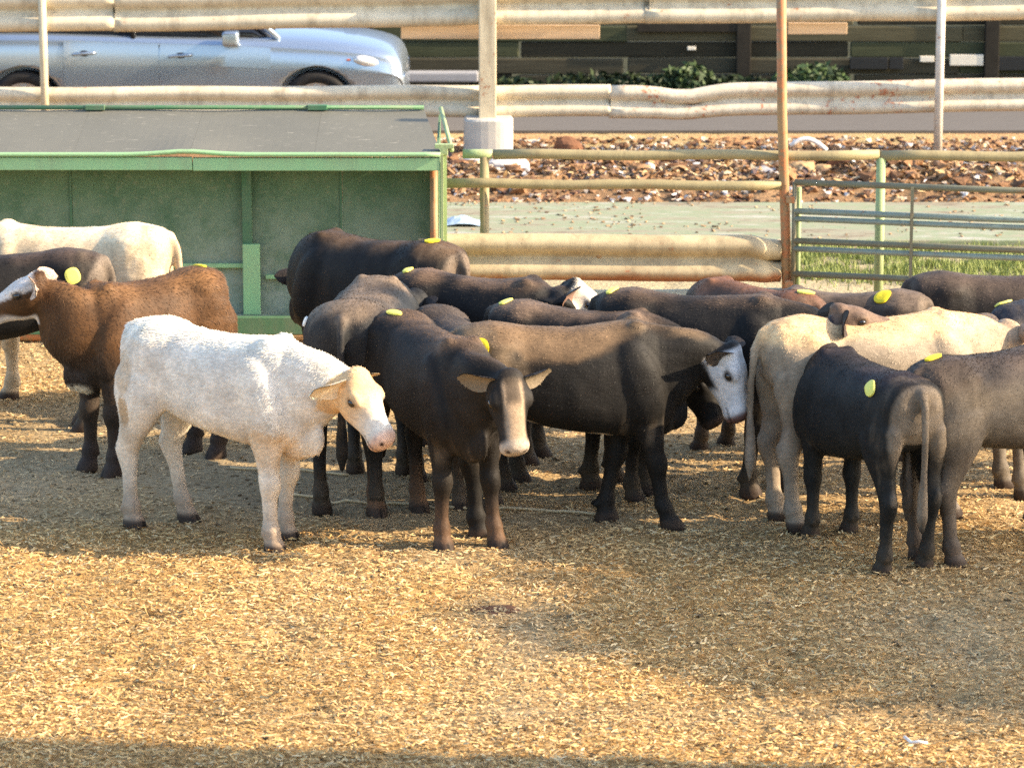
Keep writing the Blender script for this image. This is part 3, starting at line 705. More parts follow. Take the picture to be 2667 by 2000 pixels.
make_calf('dark brown calf back with bright yellow tag, in front of the gate', 2185, 1185, 168, 1.03,
          Coat((0.05, 0.038, 0.030), top=(0.125, 0.092, 0.068), topz=(0.98, 1.1)), neck=(-20, -35, 0.25), head=(0, -60), tags=((-0.32, 0.10, M['tag_yellow'], 0.12, 0.09, 0),), hair=(15000, 0.0162), L=0.85)

make_calf('tan calf with sunlit back painted golden and shaded rump painted greyish, at the right of the herd', 2275, 1345, 19, 1.17,
          Coat((0.29, 0.232, 0.165), top=(0.62, 0.42, 0.22), topz=(0.98, 1.08), low=(0.27, 0.215, 0.16), face=(0.40, 0.29, 0.19), mud=(0.28, 0.23, 0.18), mudamt=0.4, ear_in=(0.34, 0.22, 0.15), ear_out=(0.40, 0.28, 0.19), tip=0.04, hairvar=0.22), neck=(16, 8, 0.36), head=(24, -25), hair=(30000, 0.0160), tail=(-0.02, 0.02), ear_droop=-0.2, L=1.0)  # gold of the sunlit back and grey of the shaded rump painted in

make_calf('small black calf seen from behind at the right with oval yellow tag and head turned', 2245, 1432, 112, 1.06,
          coat_black(dust=0.05, base=(0.0165, 0.0165, 0.0155), top=(0.030, 0.023, 0.024), patches=(((-0.68, 0, 0.75), (0.08, 0.3, 0.45), (0.20, 0.155, 0.11)),), face=(0.15, 0.10, 0.07), ear_in=(0.06, 0.045, 0.04), mudamt=0.35), neck=(-42, 51, 0.44), head=(-98, -8), tags=((-0.42, 0.13, M['tag_pale'], 0.13, 0.07, 60),), ear_tags=((1, M['tag_white'], 0.04),), feet=((0, 0), (0, 0), (0, 0), (0.02, 0.0)), hair=(36000, 0.0135), voxel=0.013, fat=1.12, W=1.12)

make_calf('grey-brown calf cut off by the right edge, long yellow tag on its hip', 2600, 1428, 38, 1.12,
          Coat((0.115, 0.092, 0.068), top=(0.065, 0.048, 0.037), topz=(0.92, 1.02), low=(0.085, 0.066, 0.05), mud=(0.07, 0.05, 0.04)), neck=(-10, 0, 0.42), head=(-10, -50), tags=((-0.50, 0.03, M['tag_yellow'], 0.125, 0.055, 40),), hair=(33000, 0.0162), feet=((0, 0), (0, 0), (0.02, 0), (0.05, 0)), voxel=0.013)

make_calf('black-brown calf with curly hump back by the gate\'s lower bar', 2620, 1163, 6, 1.09,
          coat_black(base=(0.015, 0.0125, 0.011), top=(0.075, 0.054, 0.041), topz=(0.95, 1.1)), neck=(0, -15, 0.4), head=(0, -55), hair=(14000, 0.0180), fat=1.05)

make_calf('blue-black calf with pale grey flank at the far right edge', 2840, 1262, 20, 1.12,
          Coat((0.165, 0.142, 0.115), top=(0.036, 0.036, 0.043), topz=(1.0, 1.06)), neck=(0, 10, 0.4), head=(0, -30), tags=((-0.56, 0.08, M['tag_pale'], 0.11, 0.07, 60),), hair=(18000, 0.0162))

# left group
make_calf('shaggy chestnut brown calf with white face looking left, behind the white calf', 385, 1208, 220, 1.15,
          Coat((0.078, 0.037, 0.014), top=(0.150, 0.074, 0.028), topz=(0.98, 1.12), low=(0.035, 0.024, 0.017), lowz=(0.80, 0.60), face=(0.66, 0.60, 0.54), facemask=lambda h, nz: sstep(-0.02, 0.02, h[:, 0]) * np.clip(sstep(0.07, 0.05, np.abs(h[:, 1])) + sstep(-0.07, -0.05, h[:, 2]) , 0, 1),
               patches=(((0.50, 0.0, 0.46), (0.13, 0.13, 0.10), (0.60, 0.52, 0.38)),), mud=(0.045, 0.03, 0.025), ear_in=(0.55, 0.42, 0.32), ear_out=(0.50, 0.38, 0.29), tip=0.012), neck=(-40, 38, 0.36), head=(-46, -22), tags=((-0.52, -0.04, M['tag_yellow'], 0.13, 0.055, 60),), hair=(34000, 0.0260), voxel=0.013, feet=((0, 0), (0.02, 0), (0, 0), (0, 0)), ear_droop=0.0, L=0.80)

make_calf('black calf cut off by the left edge, square yellow tag on its hip', 5, 1115, 186, 1.13,
          coat_black(patches=(((-0.66, 0.0, 0.90), (0.14, 0.3, 0.2), (0.15, 0.118, 0.09)),), top=(0.075, 0.053, 0.041)), neck=(0, 5, 0.42), head=(0, -40), tags=((-0.46, 0.17, M['tag_pale'], 0.10, 0.095, 20),), hair=(21000, 0.0175))

make_calf('large cream calf under the feeder roof, its pale tail hanging at the right', 178, 1052, 172, 1.19,
          Coat((0.60, 0.46, 0.29), top=(0.70, 0.58, 0.40), topz=(1.0, 1.1), low=(0.56, 0.44, 0.29), face=(0.6, 0.48, 0.33), mud=(0.45, 0.34, 0.22), mudamt=0.4, tip=0.05, hairvar=0.2, ear_in=(0.5, 0.36, 0.24), ear_out=(0.55, 0.42, 0.28)), neck=(0, -5, 0.42), head=(0, -45), hair=(22000, 0.0180), feet=((0.1, 0), (0, 0), (0, 0), (0.05, 0)))

# ------------------------------------------------------------------ hay feeder
YF = Y_FEED
feeder = empty('hay_feeder', (at(1155, 800, YF).x, YF, 0))
tag(feeder, 'long green metal hay feeder with grey sloping roof at the left', 'feeder')
def fpart(mb, name, mat, parent=feeder, **kw):
    o = mb.build(name, mat, None, **kw); o.parent = parent
    o.matrix_parent_inverse = Matrix.Translation(parent.location).inverted() if parent is feeder else Matrix()
    return o
zf = lambda py, dy=0.0, px=600: at(px, py, YF + dy).z
xf = lambda px, dy=0.0: at(px, 600, YF + dy).x
XL = -4.6
# roof sheets, each a thin slab, the eave slightly wavy with one dent
r_front, r_back = 0.0, 0.95
z_fr, z_bk = zf(399, -0.06), zf(287, r_back)
xr_f, xr_b = xf(1150, -0.06), xf(1106, r_back)
edges = [XL, -3.0, xf(503), -1.35, None]
for i in range(4):
    mb = MB(); x0 = edges[i]; x1 = edges[i + 1]
    nx_ = 14; top = []; 
    for k in range(nx_ + 1):
        u = k / nx_
        xa = x0 + (( xr_f if x1 is None else x1 - 0.001) - x0) * u; xb = x0 + ((xr_b if x1 is None else x1 - 0.001) - x0) * u
        for j in range(5):
            v = j / 4
            dent = 0.020 * math.exp(-((xa - xf(490)) / 0.22) ** 2) * (1 - v) ** 2
            top.append(((xa * (1 - v) + xb * v), (YF - 0.06) * (1 - v) + (YF + r_back) * v, z_fr * (1 - v) + z_bk * v + dent + 0.004 * math.sin(xa * 5 + v * 3)))
    n = len(top); vs = top + [(a, b, c - 0.012) for a, b, c in top]; fs = []
    for k in range(nx_):
        for j in range(4):
            q = (k * 5 + j, (k + 1) * 5 + j, (k + 1) * 5 + j + 1, k * 5 + j + 1); fs.append(q); fs.append(tuple(n + t for t in reversed(q)))
    bd = [k * 5 for k in range(nx_ + 1)] + [nx_ * 5 + j for j in range(1, 5)] + [k * 5 + 4 for k in range(nx_ - 1, -1, -1)] + [j for j in range(3, 0, -1)]
    for a, b in zip(bd, bd[1:] + bd[:1]): fs.append((a, n + a, n + b, b))
    mb.add(vs, fs); fpart(mb, 'roof_sheet', M['roof'])
# eave trim and fascia beams
for (x0, x1, dz) in ((XL, xf(505), 0.0), (xf(505) + 0.006, xf(1146), -0.004)):
    mb = MB(); mb.box(((x0 + x1) / 2, YF - 0.03, (zf(408) + zf(441)) / 2 + dz), (x1 - x0, 0.05, zf(408) - zf(441)))
    fpart(mb, 'fascia_beam', M['feeder_green'], bevel=0.006)
mb = MB(); pts = []
for k in range(40):
    x = XL + (xr_f - 0.004 - XL) * k / 39; pts.append((x, YF - 0.068, z_fr - 0.010 + 0.022 * math.exp(-((x - xf(490)) / 0.22) ** 2)))
mb.tube(pts, 0.016, 8); fpart(mb, 'eave_trim', M['feeder_green'], smooth=True)
mb = MB(); mb.tube([(XL, YF + r_back - 0.02, z_bk + 0.02), (xr_b, YF + r_back - 0.02, z_bk + 0.02)], 0.016, 8); fpart(mb, 'ridge_pipe', M['feeder_dark'], smooth=True)
for px in (255, 830):
    mb = MB(); mb.box((xf(px, .9), YF + r_back - 0.03, z_bk + 0.022), (0.14, 0.05, 0.036)); fpart(mb, 'ridge_bracket', M['feeder_dark'], bevel=0.005)
# back wall sheets
yw = 0.34
wx = [XL, xf(-300, yw), xf(187, yw), xf(648, yw), xf(890, yw), xf(1146, yw)]
zt, zb_ = zf(425, yw), zf(818, yw)
for i in range(5):
    mb = MB(); x0, x1 = wx[i] + 0.006, wx[i + 1] - 0.006
    mb.box(((x0 + x1) / 2, YF + yw + 0.02 + 0.008 * (i % 2), (zt + zb_) / 2), (x1 - x0, 0.02, zt - zb_)); fpart(mb, 'wall_sheet', M['wall'], bevel=0.004)
    mb = MB(); mb.box((wx[i + 1] - 0.002, YF + yw + 0.014, (zt + zb_) / 2), (0.014, 0.016, zt - zb_)); fpart(mb, 'wall_seam', M['feeder_dark'])
mb = MB(); mb.box(((xf(622) + xf(648)) / 2, YF + yw - 0.02, (zt + zb_) / 2), (xf(668) - xf(642), 0.04, zt - zb_)); fpart(mb, 'wall_rib', M['feeder_dark'], bevel=0.005)
mb = MB(); mb.box((xf(655, yw), YF + yw - 0.05, (zf(635, .3) + zf(818, .3)) / 2), (0.12, 0.04, zf(635, .3) - zf(818, .3))); fpart(mb, 'wall_brace', M['feeder_green'], bevel=0.005)
for (p0, p1, py) in ((420, 640, 693), (690, 900, 722)):
    mb = MB(); x0, x1 = xf(p0, .3), xf(p1, .3); mb.box(((x0 + x1) / 2, YF + yw - 0.02, zf(py, .3)), (x1 - x0, 0.03, 0.03)); fpart(mb, 'wall_rail', M['feeder_green'], bevel=0.004)
mb = MB(); xe = xf(1140, .4); mb.add([(xe + dx, y, z) for dx in (0, .014) for y, z in ((YF + .12, .1), (YF + .92, .1), (YF + .92, z_bk - .03), (YF + .12, z_fr + .02))], [(0, 1, 2, 3), (7, 6, 5, 4), (0, 4, 5, 1), (1, 5, 6, 2), (2, 6, 7, 3), (3, 7, 4, 0)]); fpart(mb, 'end_sheet', M['wall'])
# floor tray, bottom beam
mb = MB(); x0, x1 = XL, xf(1140); mb.box(((x0 + x1) / 2, YF + 0.16, zf(820, .25) - 0.02), (x1 - x0, 0.36, 0.03)); fpart(mb, 'floor_tray', M['wall'])
for (x0, x1) in ((XL, xf(430)), (xf(430) + 0.005, xf(1140))):
    mb = MB(); mb.box(((x0 + x1) / 2, YF - 0.01, (zf(824) + zf(869)) / 2), (x1 - x0, 0.06, zf(824) - zf(869))); fpart(mb, 'bottom_beam', M['feeder_dark'], bevel=0.006)
# end posts, skid, strut
mb = MB(); mb.box((xf(1152), YF - 0.02, zf(400) / 2), (0.018, 0.075, zf(400))); mb.box((xf(1159), YF + 0.012, zf(400) / 2), (0.028, 0.012, zf(400))); fpart(mb, 'corner_post', M['pipe_green'])
mb = MB(); mb.tube([(xf(1130, .06), YF + 0.1, 0.0), (xf(1130, .06), YF + 0.1, zf(428, .1))], 0.028, 10); fpart(mb, 'inner_post', M['pipe_rust'], smooth=True)
mb = MB(); mb.tube([at(1148, 283, YF + 0.9), at(1177, 392, YF + 0.02)], 0.016, 8); fpart(mb, 'strut', M['pipe_green'], smooth=True)
p = at(1157, 381, YF); mb = MB(); mb.box(p, (0.13, 0.05, 0.03)); mb.box(p + Vector((0.0, 0, -0.035)), (0.05, 0.05, 0.05)); fpart(mb, 'bracket', M['pipe_green'], bevel=0.004)
mb = MB(); mb.tube([(XL, YF + 0.02, 0.05), (xf(1140), YF + 0.02, 0.05)], 0.05, 10); fpart(mb, 'skid', M['pipe_rust'], smooth=True)

# ------------------------------------------------------------------ guardrail beams
WP = [(0.0, .155), (-.030, .152), (-.066, .128), (-.082, .095), (-.074, .062), (-.040, .030), (-.008, .010), (-.008, -.010), (-.040, -.030), (-.074, -.062), (-.082, -.095), (-.066, -.128), (-.030, -.152), (0.0, -.155)]
def wbeam(p0, p1, sc=1.0, nseg=30, warp=None, seed=0):
    p0, p1 = Vector(p0), Vector(p1); mb = MB(); rings = []
    prof = WP + [(y + 0.012, z) for y, z in reversed(WP)]
    for i in range(nseg + 1):
        t = i / nseg; p = p0.lerp(p1, t); w = warp(p.x) if warp else (0, 0)
        jz = 0.004 * math.sin(p.x * 3.1 + seed) ; jy = 0.005 * math.sin(p.x * 2.3 + seed * 2)
        rings.append([(p.x, p.y + y * sc + w[0] + jy, p.z + z * sc + w[1] * (1 if z > 0 else 0.45) + jz) for y, z in prof])
    return mb.rings(rings)

# pipe fence behind the cattle
yn = Y_FENCE
pf = empty('pipe_fence', (at(2042, 800, yn).x, yn, 0)); tag(pf, 'rusty olive pipe fence with a low cream guardrail behind the herd', 'fence')
def ppart(root, mb, name, mat, **kw):
    o = mb.build(name, mat, None, **kw); o.parent = root; o.matrix_parent_inverse = Matrix.Translation(root.location).inverted(); return o
def pipe(root, name, pts, r, mat, n=14): return ppart(root, MB().tube(pts, r, n), name, mat, smooth=True)
pb = at(2050, 800, yn)
pipe(pf, 'tall_post', [(pb.x + 0.01, yn, -0.1), at(2046, 600, yn), at(2037, 300, yn), at(2034, -180, yn)], 0.035, M['pipe_rust'])
def wob(a, b, k=9, amp=0.006):
    a, b = Vector(a), Vector(b); return [a.lerp(b, i / (k - 1)) + Vector((0, 0, amp * math.sin(i * 1.7))) for i in range(k)]
dyp = 0.07
pipe(pf, 'top_pipe', wob(at(1205, 401, yn + dyp), at(1282, 402, yn + dyp), 3, 0), 0.033, M['pipe_green'])
pipe(pf, 'top_pipe', wob(at(1284, 403, yn + dyp), at(2290, 405, yn + dyp)), 0.035, M['pipe_olive'])
pipe(pf, 'top_pipe', wob(at(2292, 406, yn + dyp), at(3200, 408, yn + dyp)), 0.035, M['pipe_olive'])
pipe(pf, 'middle_pipe', wob(at(1162, 478, yn - .01), at(2034, 484, yn - .01)), 0.034, M['pipe_olive'])
p = at(1262, 500, yn + dyp); pipe(pf, 'short_post', [(p.x, yn + dyp, -0.05), (p.x, yn + dyp, at(1262, 408, yn + dyp).z)], 0.033, M['pipe_olive'])
p = at(2293, 500, yn + dyp); pipe(pf, 'short_post', [(p.x, yn + dyp, -0.05), (p.x, yn + dyp, at(2293, 408, yn + dyp).z)], 0.033, M['pipe_green'])
bent = lambda x: (0.09 * float(sstep(at(1990, 0, yn).x, at(2040, 0, yn).x, x)), -0.05 * float(sstep(at(1950, 0, yn).x, at(2040, 0, yn).x, x)))
ppart(pf, wbeam(at(1090, 669, yn - 0.04), at(2036, 672, yn - 0.04), 1.06, 50, bent, 1), 'guardrail_beam', M['rail_near'], smooth=True)
ppart(pf, wbeam(at(1150, 815, yn + 0.02), at(2046, 812, yn + 0.02), 1.06, 30, None, 2), 'guardrail_beam', M['rail_grey'], smooth=True)
for (px, py) in ((1300, 646), (1560, 667), (1920, 640)):
    p = at(px, py, yn - 0.05); mb = MB(); ellipsoid(mb, p, (0.018, 0.014, 0.018)); ppart(pf, mb, 'bolt', M['pipe_rust'], smooth=True)
p = at(3100, 500, yn); pipe(pf, 'tall_post', [(p.x, yn, -0.1), (p.x, yn, at(3100, 300, yn).z)], 0.035, M['pipe_rust'])

# gate, hinged at the tall post, swung slightly towards the viewer
gh = at(2066, 700, yn - 0.06); gate = empty('tube_gate', (gh.x, gh.y, 0)); tag(gate, 'tubular dark green gate at the right, hinged on the rusty post', 'gate')
gdir = Vector((1.0, -0.24, 0)).normalized(); GL = 2.6
def gpt(s, z): return Vector((gh.x, gh.y, 0)) + gdir * s + Vector((0, 0, z))
zz = lambda py: at(2066, py, gh.y).z
pipe(gate, 'end_upright', [gpt(0, zz(790)), gpt(0, zz(474))], 0.016, M['gate_dark'])
pipe(gate, 'end_upright', [gpt(GL, zz(790)), gpt(GL, zz(474))], 0.016, M['gate_dark'])
pipe(gate, 'hinge_post', [gpt(0.035, zz(800)) + Vector((0, .04, 0)), gpt(0.035, zz(490)) + Vector((0, .04, 0))], 0.018, M['pipe_green'])
for py, r, mat in ((475, 0.022, 'gate_dark'), (550, 0.022, 'gate_teal'), (570, 0.020, 'gate_teal'), (627, 0.022, 'gate_dark'), (648, 0.020, 'gate_teal'), (713, 0.022, 'gate_dark'), (786, 0.022, 'gate_dark')):
    pipe(gate, 'bar', [gpt(0, zz(py)), gpt(GL * .5, zz(py) - 0.004), gpt(GL, zz(py))], r, M[mat], 10)
for s in (0.82, 1.7):
    mb = MB(); a, b = gpt(s, zz(786)), gpt(s, zz(475)); mb.box((a + b) / 2 + Vector((0, -0.022, 0)), (0.022, 0.008, (b - a).length)); ppart(gate, mb, 'brace', M['gate_dark'])
for py in (520, 740):
    mb = MB(); mb.box(gpt(-0.03, zz(py)), (0.06, 0.05, 0.05)); ppart(gate, mb, 'hinge', M['pipe_rust'], bevel=0.006)

# guardrail fence by the road
yf = Y_FAR
ff = empty('guardrail_fence', (at(1270, 390, yf).x, yf, 0)); tag(ff, 'cream painted guardrail fence along the road with rusty lower beam', 'fence')
def farbeam(px0, px1, py0, py1, sc, mat, warp=None, seed=0): return ppart(ff, wbeam(at(px0, py0, yf), at(px1, py1, yf), sc, 40, warp, seed), 'guardrail_beam', M[mat], smooth=True)
farbeam(-700, 300, 32, 29, 1.25, 'rail_cream', None, 1)
farbeam(296, 1262, 31, 14, 1.25, 'rail_cream', None, 2)
farbeam(1264, 1690, 14, 8, 1.25, 'rail_cream', None, 3)
farbeam(1680, 3300, 10, -8, 1.25, 'rail_cream', None, 4)
sag = lambda x: (0.01, -0.055 * math.exp(-((x - at(1785, 0, yf).x) / 0.25) ** 2))
farbeam(-700, 1262, 272, 264, 0.98, 'rail_cream', None, 5)
farbeam(1264, 1590, 264, 263, 0.98, 'rail_cream', None, 6)
farbeam(1586, 3300, 266, 236, 1.02, 'rail_worn', sag, 7)
def fpost(px, w, pybot, mat, round_=True, dy=0.08):
    p = at(px, 200, yf + dy)
    if round_: return pipe(ff, 'post', [(p.x, yf + dy, -0.1), (p.x, yf + dy, at(px, -130, yf + dy).z)], w / 2, M[mat])
    mb = MB(); zt_ = at(px, -130, yf).z; zb_ = at(px, 306, yf).z - 0.05
    mb.box((p.x, yf + dy, (zt_ + zb_) / 2), (w, w * 0.9, zt_ - zb_)); return ppart(ff, mb, 'post', M[mat], bevel=0.012)
fpost(115, 0.075, 0, 'post_cream', dy=-0.13); fpost(2447, 0.082, 0, 'post_white', dy=-0.14)
fpost(1270, 0.165, 0, 'post_cream', False, -0.16)
p = at(1272, 348, yf - 0.16); mb = MB(); zt_ = at(1272, 310, yf - .30).z
rr = 0.235; rings = []
for z, r in ((-0.1, rr), (zt_ - 0.02, rr), (zt_, rr - 0.02)):
    rings.append([(p.x + r * math.copysign(abs(math.cos(t)) ** .75, math.cos(t)), yf - 0.16 + r * math.copysign(abs(math.sin(t)) ** .75, math.sin(t)), z + 0.006 * math.sin(3 * t)) for t in [2 * math.pi * j / 32 for j in range(32)]])
mb.rings(rings); ppart(ff, mb, 'concrete_footing', M['concrete'], smooth=False)
for (x0, x1, y0, y1) in ((1044, 1562, 66, 102), (2052, 2206, 60, 90)):
    a, b = at(x0, y0, yf + 0.14), at(x1, y1, yf + 0.14); mb = MB()
    mb.box(((a.x + b.x) / 2, yf + 0.14, (a.z + b.z) / 2), (b.x - a.x, 0.04, a.z - b.z)); ppart(ff, mb, 'plank', M['board_tan'], bevel=0.006)

# ------------------------------------------------------------------ car
def evaluated(o):
    dg = bpy.context.evaluated_depsgraph_get(); dg.update(); me = bpy.data.meshes.new_from_object(o.evaluated_get(dg)); return me
CAR_Y = 33.45; WB = 2.85; XF = at(824, 292, CAR_Y).x
cz = at(824, 292, CAR_Y).z - 0.30
car = empty('parked_car', (XF - WB / 2, CAR_Y + 0.92, cz)); tag(car, 'silver blue crossover car parked behind the guardrail fence, facing right', 'car')
ST = [  # x, sill z, belt z, half width, centre top z
    (-2.30, 0.45, 0.90, 0.66, 0.98), (-2.22, 0.34, 1.00, 0.80, 1.04), (-1.95, 0.28, 1.04, 0.885, 1.08), (-1.45, 0.25, 1.05, 0.92, 1.09), (-0.9, 0.24, 1.04, 0.925, 1.08), (-0.3, 0.24, 1.02, 0.925, 1.06),
    (0.3, 0.24, 1.00, 0.925, 1.04), (0.75, 0.24, 0.985, 0.92, 1.06), (1.05, 0.25, 0.965, 0.915, 1.06), (1.42, 0.25, 0.945, 0.915, 1.04), (1.75, 0.26, 0.915, 0.91, 1.0), (2.02, 0.26, 0.875, 0.89, 0.95), (2.17, 0.26, 0.835, 0.86, 0.90), (2.25, 0.27, 0.76, 0.81, 0.82), (2.285, 0.30, 0.62, 0.75, 0.68), (2.29, 0.36, 0.5, 0.68, 0.52)]
mb = MB(); rings = []
for x, zs, zb, hw, zt in ST:
    half = [(0.0, zs), (hw * .6, zs), (hw * .90, zs + .01), (hw * .965, zs + .10), (hw * .965, zs + 0.24), (hw * .995, zs + 0.42), (hw, zb - .20), (hw * .975, zb - .06), (hw * .935, zb), (hw * .82, zb + (zt - zb) * .5), (hw * .45, zt - 0.005), (0.0, zt)]
    rings.append([(x, -y, z) for y, z in half] + [(x, y, z) for y, z in reversed(half[1:-1])])
mb.rings(rings); body = mb.build('body', M['car_paint'], None, smooth=True)
sb = body.modifiers.new('s', 'SUBSURF'); sb.levels = 2; sb.render_levels = 2
cut = MB()
for x in (WB / 2, -WB / 2):
    for s_ in (-1, 1): cut.tube([(x, s_ * 0.55, 0.345), (x, s_ * 1.2, 0.345)], 0.40, 40)
cuto = cut.build('cut', None)
bo = body.modifiers.new('b', 'BOOLEAN'); bo.object = cuto; bo.operation = 'DIFFERENCE'; bo.solver = 'EXACT'
me = evaluated(body); body.modifiers.clear(); body.data = me; bpy.data.objects.remove(cuto)
me.materials.clear(); me.materials.append(M['car_paint']); body.parent = car
# greenhouse
mb = MB(); GS = [(-2.10, 1.05, 0.72, 1.18, 0.60), (-1.7, 1.06, 0.80, 1.55, 0.62), (-0.9, 1.05, 0.83, 1.67, 0.64), (-0.1, 1.03, 0.83, 1.66, 0.63), (0.35, 1.01, 0.82, 1.52, 0.61), (0.80, 1.00, 0.80, 1.20, 0.62), (1.04, 1.0, 0.76, 1.02, 0.66)]
rings = []
for x, zb, hb_, zt, ht in GS: rings.append([(x, -hb_, zb - .06), (x, -(hb_ + ht) / 2 - .02, (zb + zt) / 2), (x, -ht, zt - .03), (x, -ht * .6, zt), (x, ht * .6, zt), (x, ht, zt - .03), (x, (hb_ + ht) / 2 + .02, (zb + zt) / 2), (x, hb_, zb - .06)])
mb.rings(rings); gl = mb.build('windows', M['car_glass'], car, smooth=True)
mb = MB(); rr = []
for x, zb, hb_, zt, ht in GS[1:5]: rr.append([(x, -ht - .01, zt - .045), (x, -ht * .6, zt + .012), (x, ht * .6, zt + .012), (x, ht + .01, zt - .045), (x, ht * .6, zt - .03), (x, -ht * .6, zt - .03)])
mb.rings(rr); mb.build('roof', M['car_paint'], car, smooth=True)
for s_ in (-1, 1):
    mb = MB(); mb.tube([(1.06, s_ * 0.78, 0.99), (0.80, s_ * 0.745, 1.22), (0.38, s_ * 0.64, 1.52)], 0.032, 8); mb.build('pillar', M['car_paint'], car, smooth=True)
    mb = MB(); mb.tube([(-0.35, s_ * 0.845, 1.0), (-0.40, s_ * 0.66, 1.64)], 0.03, 8); mb.build('pillar', M['black_trim'], car, smooth=True)
    # mirrors
    mb = MB(); mb.add([(0.60 + a, s_ * (0.99 + b), 1.02 + c) for a in (-.07, .09) for b in (-.11, .11) for c in (-.07, .075)], [(0, 1, 3, 2), (4, 6, 7, 5), (0, 4, 5, 1), (2, 3, 7, 6), (0, 2, 6, 4), (1, 5, 7, 3)]); mb.build('mirror', M['car_paint'], car, smooth=True, bevel=0.035, seg=3); mb = MB(); mb.box((0.61, s_ * 0.88, 0.99), (0.06, 0.10, 0.04)); mb.build('mirror_arm', M['black_trim'], car)
    # lamps
    mb = MB(); ellipsoid(mb, (1.98, s_ * 0.80, 0.765), (0.23, 0.085, 0.065), Matrix.Rotation(R(-s_ * 28), 3, 'Z') @ Matrix.Rotation(R(12), 3, 'Y')); mb.build('headlight', M['lamp_glass'], car, smooth=True)
    mb = MB(); ellipsoid(mb, (1.74, s_ * 0.885, 0.80), (0.03, 0.014, 0.012)); mb.build('turn_lamp', M['lamp_amber'], car, smooth=True)
    # door shells: strips lying just proud of the body side
    for (x0, x1) in ((-1.02, -0.10), (-0.085, 0.985)):
        mb = MB(); vs = []; nx_ = 10
        for i in range(nx_ + 1):
            x = x0 + (x1 - x0) * i / nx_
            zs = np.interp(x, [q[0] for q in ST], [q[1] for q in ST]); zb = np.interp(x, [q[0] for q in ST], [q[2] for q in ST]); hw = np.interp(x, [q[0] for q in ST], [q[3] for q in ST])
            for (f, zz_) in ((.972, zs + .13), (.967, zs + .19), (.974, zs + .26), (.990, zs + .38), (.998, zs + .50), (1.0, zb - .25), (.994, zb - .14), (.975, zb - .05)):
                vs.append((x, s_ * (hw * f + 0.002), zz_))
        fs = [(i * 8 + j, (i + 1) * 8 + j, (i + 1) * 8 + j + 1, i * 8 + j + 1) for i in range(nx_) for j in range(7)]
        d = mb.add(vs, fs).build('door', M['car_paint'], car, smooth=True)
        so = d.modifiers.new('t', 'SOLIDIFY'); so.thickness = 0.006; so.offset = 0
        es = d.modifiers.new('e', 'EDGE_SPLIT'); es.split_angle = R(30)
        hx = x0 + 0.20; hz = 0.865 if x0 < -.5 else 0.845
        hd = MB(); hd.tube([(hx - .11, s_ * .935, hz - .008), (hx - .09, s_ * .957, hz), (hx + .09, s_ * .957, hz + .012), (hx + .11, s_ * .935, hz + .012)], 0.016, 8)
        hd.build('handle', M['car_paint'], d, smooth=True)
        hd = MB(); ellipsoid(hd, (hx, s_ * .928, hz + .004), (0.05, 0.008, 0.03)); hd.build('handle_recess', M['black_trim'], d, smooth=True)
    for x in (WB / 2, -WB / 2):
        w = empty('wheel', (x, s_ * 0.80, 0.345)); w.parent = car
        mb = MB(); prof = [(.235, -.10), (.30, -.11), (.335, -.095), (.345, -.06), (.345, .06), (.335, .095), (.30, .11), (.235, .10)]
        mb.rings([[(r * math.cos(2 * math.pi * j / 40), y, r * math.sin(2 * math.pi * j / 40)) for r, y in prof] for j in range(41)], cap=False); mb.build('tyre', M['rubber'], w, smooth=True)
        mb = MB(); so_ = s_ * 0.085
        mb.rings([[(r * math.cos(2 * math.pi * j / 40), so_ * k, r * math.sin(2 * math.pi * j / 40)) for r, k in ((.24, 1.15), (.205, 1.1), (.205, .3), (.24, .3))] for j in range(41)], cap=False)
        for k in range(5):
            th = 2 * math.pi * k / 5 + .3; rm_ = Matrix.Rotation(-th, 3, 'Y'); mb.box(rm_ @ Vector((.115, so_, 0)), (.20, .035, .06), rm_)
        ellipsoid(mb, (0, so_, 0), (.05, .03, .05)); mb.build('rim', M['alloy'], w, smooth=False)
    mb = MB(); 
mb = MB(); mb.box((2.235, 0, 0.55), (0.05, 0.85, 0.12)); mb.build('grille', M['black_trim'], car, bevel=0.01)
mb = MB(); mb.tube([(2.25, -0.42, 0.64), (2.275, 0, 0.64), (2.25, 0.42, 0.64)], 0.018, 8); mb.build('grille_bar', M['alloy'], car, smooth=True)
mb = MB(); mb.box((0, 0, 0.30), (3.6, 1.5, 0.14)); mb.build('underbody', M['black_trim'], car)

# ------------------------------------------------------------------ beyond the road
yw_ = Y_WALL
wl = empty('timber_wall', (0, yw_, -0.06)); tag(wl, 'dark weathered timber retaining wall beyond the road', 'wall')
rng = random.Random(5)
board_mesh = []
for v in range(4):
    mb = MB(); mb.box((0, 0, 0), (3.6 + 0.05 * v, 0.08, 0.172)); o = mb.build('tmp', m_plain('timber_tone', tuple(c * k_ for c, k_ in zip((0.062, 0.055, 0.036), ((.6,) * 3, (1,) * 3, (1.35, 1.35, 1.2), (.9, 1.1, .9))[v])), rough=0.9, var=0.5, scale=5, bump=0.6, stretch=(0.5, 4, 6), spec=0.15), bevel=0.012, seg=1); board_mesh.append(o.data); bpy.data.objects.remove(o)
for r_ in range(10):
    for c_ in range(6):
        o = bpy.data.objects.new('board', rng.choice(board_mesh)); col.objects.link(o); o.parent = wl
        o.location = (-9.2 + 3.7 * c_ + (1.2 if r_ % 2 else 0), rng.uniform(-.02, .02), 0.09 + r_ * 0.178); o.rotation_euler = (0, rng.uniform(-.004, .004), 0); o.scale = (1, 1, rng.uniform(.96, 1.0))
